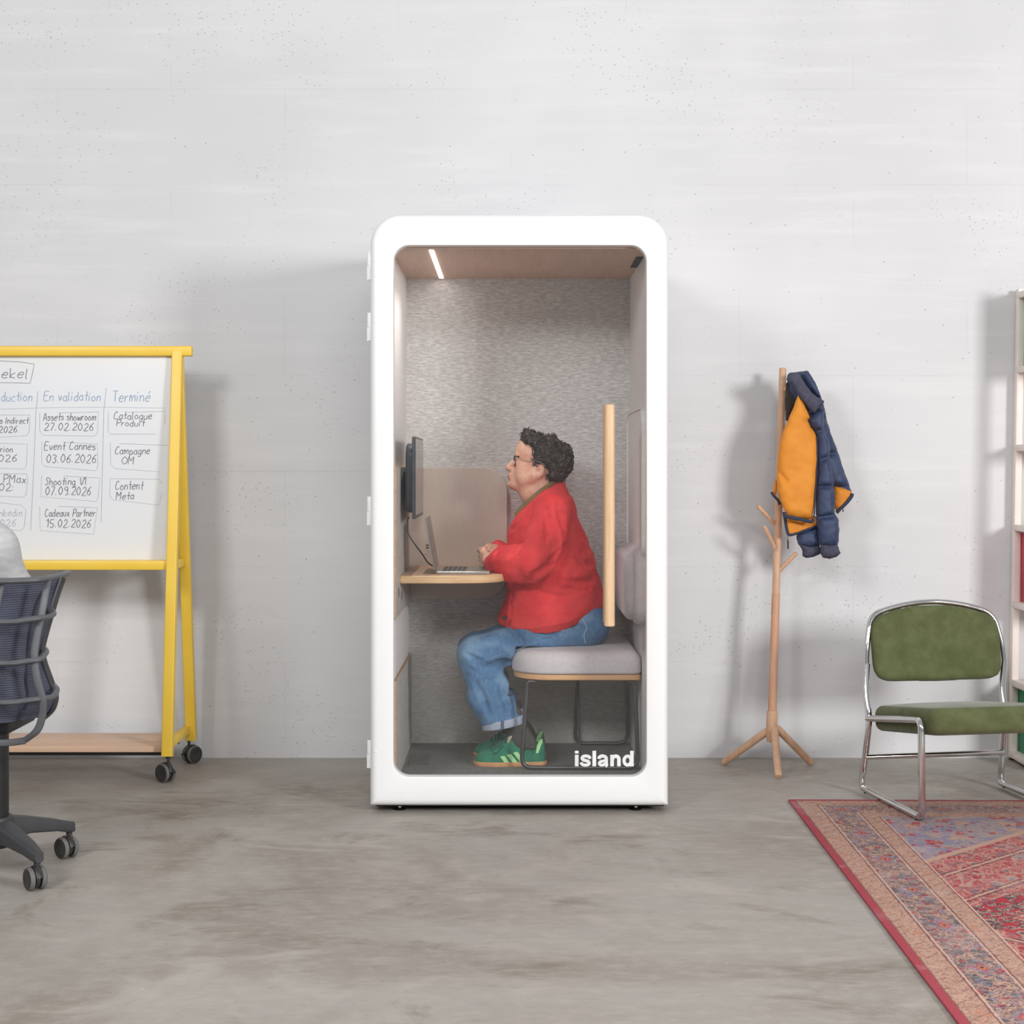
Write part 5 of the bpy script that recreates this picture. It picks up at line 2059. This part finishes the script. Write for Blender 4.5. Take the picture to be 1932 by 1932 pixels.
s.ell(V3((-1.77, 4.86, 0.645)), (0.165, 0.14, 0.10), 0.02)
for sx2, kx in ((-1.85, -2.12), (-1.70, -1.93)):
    s.chain([V3((sx2, 4.90, 0.64)), V3((kx, 5.22, 0.605)), V3((kx - 0.03, 5.24, 0.14))], [0.084, 0.072, 0.060], 0.02)
s.add(lambda X, Y, Z: Z - 0.556 + 0 * X + 0 * Y, (OCX - 0.25, 4.6, 0.4), (OCX + 0.2, 5.1, 0.56), 0.005, '-')
sdf_part('trousers', s, simple('charcoal_trousers', (60, 62, 68), 0.9), p2)
for kx in (-2.12, -1.93):
    s = SDF((kx - 0.16, 5.12, 0.0), (kx + 0.09, 5.56, 0.16), 0.006)
    s.chain([V3((kx - 0.035, 5.23, 0.055)), V3((kx - 0.06, 5.42, 0.045))], [0.048, 0.045], 0.02)
    s.add(lambda X, Y, Z: Z - 0.006 + 0 * X + 0 * Y, (kx - 0.2, 5.1, -0.05), (kx + 0.1, 5.6, 0.006), 0.003, '-')
    sdf_part('shoe', s, simple('white_sneaker', (215, 214, 210), 0.6), p2)

# ------------------------------------------------------------------ wooden coat stand
PDp = 6.50
cs = thing('coat_stand', 'wooden coat stand with three splayed legs and angled pegs by the wall', 'coat stand', (1.10, PDp, 0))
axis = lambda py: Q(1457 + (1342 - py) / 647.0 * 20.0, py, PDp + 0.11 * max(0.0, (1342 - py) / 647.0))
b = BM()
lathe_pts = [axis(1400), axis(1388), axis(1345), axis(1341)]
sweep(b, lathe_pts, [0.018, 0.0235, 0.0235, 0.021], 20)
part('base_collar', b, BEECH, cs)
b = BM()
sweep(b, [axis(1343), axis(1120)], [0.0185, 0.0175], 18)
part('lower_pole', b, make_wood('pinkish_beech_wood', (206, 160, 130), (194, 146, 118), (5, 5, 0.5), 12, 0.5), cs)
b = BM()
sweep(b, [axis(1126), axis(1121), axis(1000), axis(850), axis(697), axis(694.5)], [0.0155, 0.0160, 0.0165, 0.0165, 0.0155, 0.013], 18)
part('upper_pole', b, BEECH, cs)
for (top, foot) in (((1450, 1378, 6.51), (1366, 1443, 6.585)), ((1461, 1378, 6.48), (1468.5, 1468, 6.30)), ((1466, 1374, 6.51), (1529.5, 1444, 6.585))):
    b = BM()
    t0, f0 = Q(*top), Q(*foot)
    f0.z = 0.014
    d = (f0 - t0).normalized()
    sweep(b, [t0 - d * 0.012, t0 + d * 0.01, f0 - d * 0.004, f0 + d * 0.006], [0.012, 0.0165, 0.0150, 0.0125], 16)
    part('leg', b, BEECH, cs)
PEGS = (((1464, 991, 6.56), (1430, 955, 6.51)), ((1464, 1038, 6.55), (1442.5, 994, 6.48)), ((1467, 1080, 6.545), (1502, 1044, 6.50)), ((1478, 738, 6.60), (1503, 712, 6.53)))
for a, e in PEGS:
    b = BM()
    a, e = Q(*a), Q(*e)
    d = (e - a).normalized()
    sweep(b, [a, a + d * 0.01, e - d * 0.002, e + d * 0.003], [0.010, 0.0088, 0.0092, 0.0065], 12)
    part('peg', b, BEECH, cs)

# ------------------------------------------------------------------ jacket on the top peg
NAVY = simple('navy_quilted_nylon', (62, 74, 104), 0.55, c2=(52, 62, 90), scale=14, bump=(90, 0.2, 0.002), spec=0.35)
ORANGE = simple('orange_nylon_lining', (218, 142, 52), 0.6, c2=(208, 130, 42), scale=9, bump=(70, 0.15, 0.002), spec=0.25)
KNITG = simple('grey_violet_rib_knit', (84, 84, 100), 0.95, c2=(74, 74, 88), scale=50, bump=(300, 0.35, 0.002), spec=0.1)
DARKL = simple('dark_jacket_inside', (56, 48, 46), 0.9)
TRIM = simple('navy_hem_binding', (44, 50, 76), 0.7)


def J(X, Y, d):
    return Q(1330 + X / 4.2, 660 + Y / 4.2, d + 0.065)


jk = thing('jacket', 'navy quilted jacket with orange lining hanging from the coat stand', 'jacket', tuple(J(760, 250, 6.42)))


def puff_part(name, poly, d0, thick, rad, mat, grooves=(), dx=0.0, dz=0.0, depth=0.6, sig=0.012, disp=None, h=0.0042):
    P = [J(x, y, d0) for x, y in poly]
    g0 = d0
    d0 = d0 + 0.065
    c = sum(P, Vector()) / len(P)
    g = [((J(*a, g0).x, J(*a, g0).z), (J(*e, g0).x, J(*e, g0).z)) for a, e in grooves]
    df = lambda x, z: d0 + dx * (x - c.x) + dz * (z - c.z)
    span = max(abs(dx), abs(dz)) * 0.35 + thick + 0.02
    s = SDF((min(p.x for p in P) - 0.02, d0 - span, min(p.z for p in P) - 0.02), (max(p.x for p in P) + 0.02, d0 + span, max(p.z for p in P) + 0.02), h)
    s.puff([(p.x, p.z) for p in P], df, thick, rad, g, depth, sig, 0.0)
    return sdf_part(name, s, mat, jk, disp=disp)


wrinkle = lambda a, f: (lambda p: mnoise.noise(Vector((p.x * f, p.y * f, p.z * f * 0.6))) * a + mnoise.noise(p * f * 2.7) * a * 0.4)
puff_part('back_shell', [(650, 200), (720, 176), (800, 166), (828, 190), (885, 290), (930, 390), (965, 520), (1000, 660), (1050, 800), (1100, 950), (1150, 1080), (1168, 1130), (1140, 1140),
                         (1030, 1110), (960, 1100), (880, 800), (800, 500), (700, 420), (650, 330)], 6.47, 0.050, 0.045, NAVY,
          [((840, 480), (975, 560)), ((880, 840), (1070, 812)), ((900, 1085), (1160, 1085))], 0.05, -0.03, disp=wrinkle(0.005, 14))
puff_part('hem_lining', [(1020, 1080), (1150, 1110), (1172, 1145), (1120, 1220), (1050, 1295), (1020, 1240)], 6.465, 0.022, 0.02, ORANGE, disp=wrinkle(0.004, 30))
puff_part('neck_lining', [(642, 260), (720, 270), (760, 380), (700, 470), (655, 570), (638, 560), (634, 400)], 6.455, 0.018, 0.02, DARKL)
puff_part('inner_lining', [(630, 1285), (760, 1300), (880, 1320), (905, 1375), (860, 1412), (770, 1440), (700, 1462), (658, 1464), (642, 1400)], 6.425, 0.016, 0.010, ORANGE, disp=wrinkle(0.003, 25))
puff_part('lining_panel', [(735, 355), (760, 395), (795, 450), (836, 535), (812, 560), (842, 615), (868, 648), (886, 690), (890, 790), (889, 880), (884, 1000), (880, 1080),
                           (872, 1200), (866, 1290), (855, 1340), (800, 1338), (720, 1326), (650, 1316), (622, 1262), (598, 1200), (578, 1120), (567, 1050), (568, 1000), (572, 920), (582, 830),
                           (596, 740), (618, 650), (650, 570), (690, 470)], 6.385, 0.030, 0.040, ORANGE,
          [((586, 985), (640, 1040))], 0.10, -0.02, 0.5, 0.01, disp=wrinkle(0.005, 13))
puff_part('lining_flap', [(560, 1010), (572, 1050), (572, 1110), (560, 1165), (532, 1135), (545, 1070)], 6.42, 0.010, 0.012, ORANGE)
puff_part('front_sleeve', [(815, 560), (838, 538), (870, 500), (940, 470), (942, 560), (938, 640), (968, 700), (990, 790), (985, 850), (1003, 930), (1018, 1020), (1020, 1080),
                           (1032, 1180), (1030, 1300), (1058, 1350), (1064, 1430), (1060, 1510), (1045, 1550), (975, 1562), (918, 1548), (900, 1480), (885, 1400), (884, 1310), (880, 1200), (884, 1085), (890, 980),
                           (893, 880), (890, 690), (865, 640)], 6.395, 0.046, 0.034, NAVY,
          [((860, 655), (945, 635)), ((880, 885), (1000, 838)), ((875, 1085), (1030, 1080)), ((880, 1330), (1040, 1308))], 0.02, -0.02, 0.62, 0.011, disp=wrinkle(0.0055, 17))
puff_part('rear_sleeve', [(735, 1470), (760, 1430), (890, 1395), (905, 1470), (912, 1550), (845, 1560), (745, 1545), (735, 1500)], 6.45, 0.038, 0.03, NAVY, disp=wrinkle(0.005, 18))
RIBK = lambda p: 0.0016 * math.sin(p.x * 900)
puff_part('sleeve_cuff', [(920, 1538), (1046, 1538), (1060, 1580), (1072, 1612), (1040, 1640), (990, 1656), (932, 1645), (915, 1600)], 6.395, 0.034, 0.03, KNITG, disp=RIBK, h=0.0036)
puff_part('sleeve_cuff', [(742, 1535), (830, 1552), (910, 1540), (918, 1600), (912, 1618), (850, 1644), (800, 1648), (772, 1636), (775, 1590)], 6.45, 0.032, 0.03, KNITG, disp=RIBK, h=0.0036)
puff_part('collar', [(652, 200), (675, 180), (722, 178), (752, 200), (770, 235), (810, 290), (860, 345), (920, 388), (946, 408), (940, 430), (905, 465), (872, 506), (845, 490), (800, 440), (765, 400),
                     (735, 352), (712, 300), (690, 268), (662, 262), (646, 235)], 6.375, 0.026, 0.028, KNITG, [((720, 210), (790, 330))], 0.08, 0.0, 0.4, 0.01, disp=wrinkle(0.004, 22))
puff_part('hood_fold', [(762, 195), (790, 168), (815, 164), (835, 200), (872, 262), (905, 330), (925, 388), (880, 365), (830, 310), (785, 250)], 6.41, 0.028, 0.022, NAVY, disp=wrinkle(0.003, 20))
for pts, d, r in (([(628, 1288), (640, 1318), (690, 1332), (770, 1346), (840, 1362), (862, 1340)], 6.362, 0.0075),
                  ([(624, 1285), (634, 1340), (645, 1410), (662, 1462), (700, 1462), (770, 1438), (850, 1408), (892, 1392)], 6.415, 0.0062),
                  ([(526, 1128), (548, 1160), (575, 1188), (600, 1224)], 6.405, 0.0055),
                  ([(1168, 1138), (1160, 1165), (1120, 1215), (1070, 1262), (1044, 1292)], 6.445, 0.0075),
                  ([(890, 690), (889, 880), (884, 1000), (872, 1200), (866, 1300), (846, 1358)], 6.372, 0.0030)):
    b = BM()
    sweep(b, smooth_path([J(x, y, d) for x, y in pts], 5), r, 8)
    part('hem_binding', b, TRIM, jk)
for pts, d in (([(655, 1470), (656, 1500), (658, 1520), (659, 1578)], 6.41), ([(575, 1190), (580, 1214), (586, 1228)], 6.40), ([(1090, 1240), (1096, 1262), (1094, 1282)], 6.44)):
    b = BM()
    P = [J(x, y, d) for x, y in pts]
    sweep(b, P, [0.0012, 0.0014, 0.0038, 0.0034][:len(P)], 8)
    part('zip_pull', b, BLACKM, jk)

# ------------------------------------------------------------------ green chair on chrome sled frame
gc = thing('lounge_chair', 'low green upholstered chair on chrome tube frame at the rug edge', 'chair', (1.372, 6.018, 0), R(10))
GW = 0.580
TR = 0.0125
for side in (0, 1):
    f = (lambda u, v, z: Vector((u, -v, z))) if side == 0 else (lambda u, v, z: Vector((GW - u, -v, z)))
    b = BM()
    zf = 0.0215
    path = [f(0.012 + (0.012 if side == 0 else -0.035), -0.012, 0.505), f(0.004, 0.02, 0.40), f(0.006, 0.055, 0.30), f(0, 0.01, 0.085), f(-0.004, 0.0, 0.055), f(0, 0.0, zf), f(0, 0.045, zf), f(0, 0.535, zf), f(0, 0.528, 0.372), f(0.002, 0.05, 0.302)]
    sweep(b, fillet(path, 0.04, 7), TR, 14)
    part('side_frame', b, CHROME, gc, world=False)
    b = BM()
    for v in (0.04, 0.50):
        cyl(b, f(0, v, 0.009), f(0, v, 0.012), 0.010, n=10)
    part('glide', b, BLACKM, gc, world=False)
b = BM()
arch = [Vector((0.012, 0.012, 0.50)), Vector((0.010, 0.018, 0.56)), Vector((0.016, 0.030, 0.63)), Vector((0.030, 0.040, 0.672)), Vector((0.065, 0.048, 0.702)), Vector((0.14, 0.054, 0.724)), Vector((0.22, 0.058, 0.737)),
        Vector((0.29, 0.060, 0.7405))]
arch = [Vector((p.x + 0.022 * min(1, (p.z - 0.42) / 0.2), p.y, p.z)) for p in arch]
arch = arch + [Vector((GW + 0.044 - p.x, p.y, p.z)) for p in reversed(arch[:-1])]
sweep(b, smooth_path(arch, 6), TR * 0.9, 14)
part('back_frame', b, CHROME, gc, world=False)
b = BM()
cyl(b, (0.0, -0.030, 0.148), (GW, -0.030, 0.148), 0.0115, n=14)
part('stretcher', b, CHROME, gc, world=False)
s = SDF((-0.02, -0.08, 0.40), (GW + 0.06, 0.14, 0.76), 0.005)
outl = [(0.030, 0.50), (0.033, 0.475), (0.048, 0.452), (0.075, 0.440), (0.13, 0.436), (0.29, 0.434), (0.45, 0.436), (0.505, 0.440), (0.532, 0.452), (0.547, 0.475), (0.550, 0.50), (0.552, 0.57), (0.550, 0.63),
        (0.540, 0.660), (0.512, 0.685), (0.44, 0.706), (0.36, 0.719), (0.29, 0.722), (0.22, 0.719), (0.14, 0.706), (0.068, 0.685), (0.040, 0.660), (0.030, 0.63), (0.028, 0.57)]
outl = [(0.312 + (x - 0.29) * 1.035, 0.434 + (z - 0.434) * 1.028) for x, z in outl]
s.puff(outl, lambda x, z: -0.004 + (z - 0.44) * 0.19 + 0.9 * (x - 0.312) ** 2 * -0.15, 0.026, 0.03, k=0.0)
sdf_part('backrest', s, GREEN_F, gc, relax=2).data.transform(WM[gc])
b = BM()
tl = R(7.5)


def seat_f(u, v, w):
    return Vector((u, -(v * math.cos(tl) - w * math.sin(tl)) - 0.0, 0.262 + v * math.sin(tl) + w * math.cos(tl)))


cushion(b, 0.022, GW - 0.022, 0.03, 0.585, 0.06, -0.016, 0.082, 0.030, 0.036, 0.012, seat_f, 8)
part('seat', b, GREEN_F, gc, world=False)

# ------------------------------------------------------------------ shelving unit at the right edge and its binders
sh = thing('shelf_unit', 'ivory white open shelving unit against the wall behind the chair', 'shelf', (2.6, 6.58, 0))
xs = lambda z: 2.171 + 0.0175 * z
LV = [0.040, 0.352, 0.692, 1.027, 1.374, 1.714, 2.040]
XR = 3.05
for x_off, lft in ((0, True), (XR - 2.171, False)):
    for d in (6.715, 6.435):
        b = BM()
        lo = []
        for z in (0.012, 2.055):
            x = xs(z) + x_off
            lo.append([Vector((x + u, d + v, z)) for u, v in rr(0, 0.030, -0.018, 0.018, 0.003, 3)])
        loft(b, lo, True, True)
        part('post', b, SHELF_M, sh)
        b = BM()
        cyl(b, (xs(0) + x_off + 0.015, d, 0.0), (xs(0) + x_off + 0.015, d, 0.013), 0.014, n=12)
        part('foot', b, BLACKM, sh)
for z in LV:
    b = BM()
    box(b, xs(z) + 0.004, XR + 0.03, 6.425, 6.728, z - 0.018, z, 0.002)
    box(b, xs(z) - 0.001, xs(z) + 0.006, 6.425, 6.728, z - 0.026, z + 0.002, 0.002)
    for d in (6.70, 6.45):
        cyl(b, (xs(z) - 0.004, d, z - 0.011), (xs(z), d, z - 0.011), 0.0035, n=8)
    part('shelf_board', b, SHELF_M, sh)

PAPERM = simple('white_paper_label', (232, 230, 226), 0.8)


def binder(x, z, mat, label, group):
    t = thing('ring_binder', label, 'binder', (x, 6.56, z), 0, group)
    b = BM()
    w, h, y0, y1 = 0.072, 0.300, 6.432, 6.705
    box(b, x, x + 0.003, y0, y1, z, z + h, 0.0012)
    box(b, x + w - 0.003, x + w, y0, y1, z, z + h, 0.0012)
    box(b, x, x + w, y0 - 0.003, y0, z, z + h, 0.0012)
    part('cover', b, mat, t)
    b = BM()
    box(b, x + 0.006, x + w - 0.006, y0 + 0.01, y1 - 0.006, z + 0.004, z + h - 0.012)
    part('paper_sheets', b, PAPERM, t)
    b = BM()
    box(b, x - 0.0006, x + 0.0004, 6.52, 6.592, z + 0.085, z + 0.122)
    box(b, x + 0.012, x + w - 0.012, y0 - 0.0036, y0 - 0.0026, z + 0.10, z + 0.24)
    part('paper_label', b, PAPERM, t)
    return t


BG = simple('green_binder_card', (46, 140, 102), 0.5, c2=(42, 130, 94))
BR = simple('rose_red_binder_card', (206, 74, 88), 0.5, c2=(196, 66, 80))
for zi, mat, lab in ((5, BG, 'green ring binder on the second highest board of the shelving unit'),
                     (2, BR, 'rose red ring binder on the middle of the shelving unit'),
                     (0, BG, 'green ring binder on the lowest board of the shelf, behind the green chair')):
    z = LV[zi] + 0.0005
    binder(xs(z) + 0.036, z, mat, lab, 'ring binders on the shelving unit')
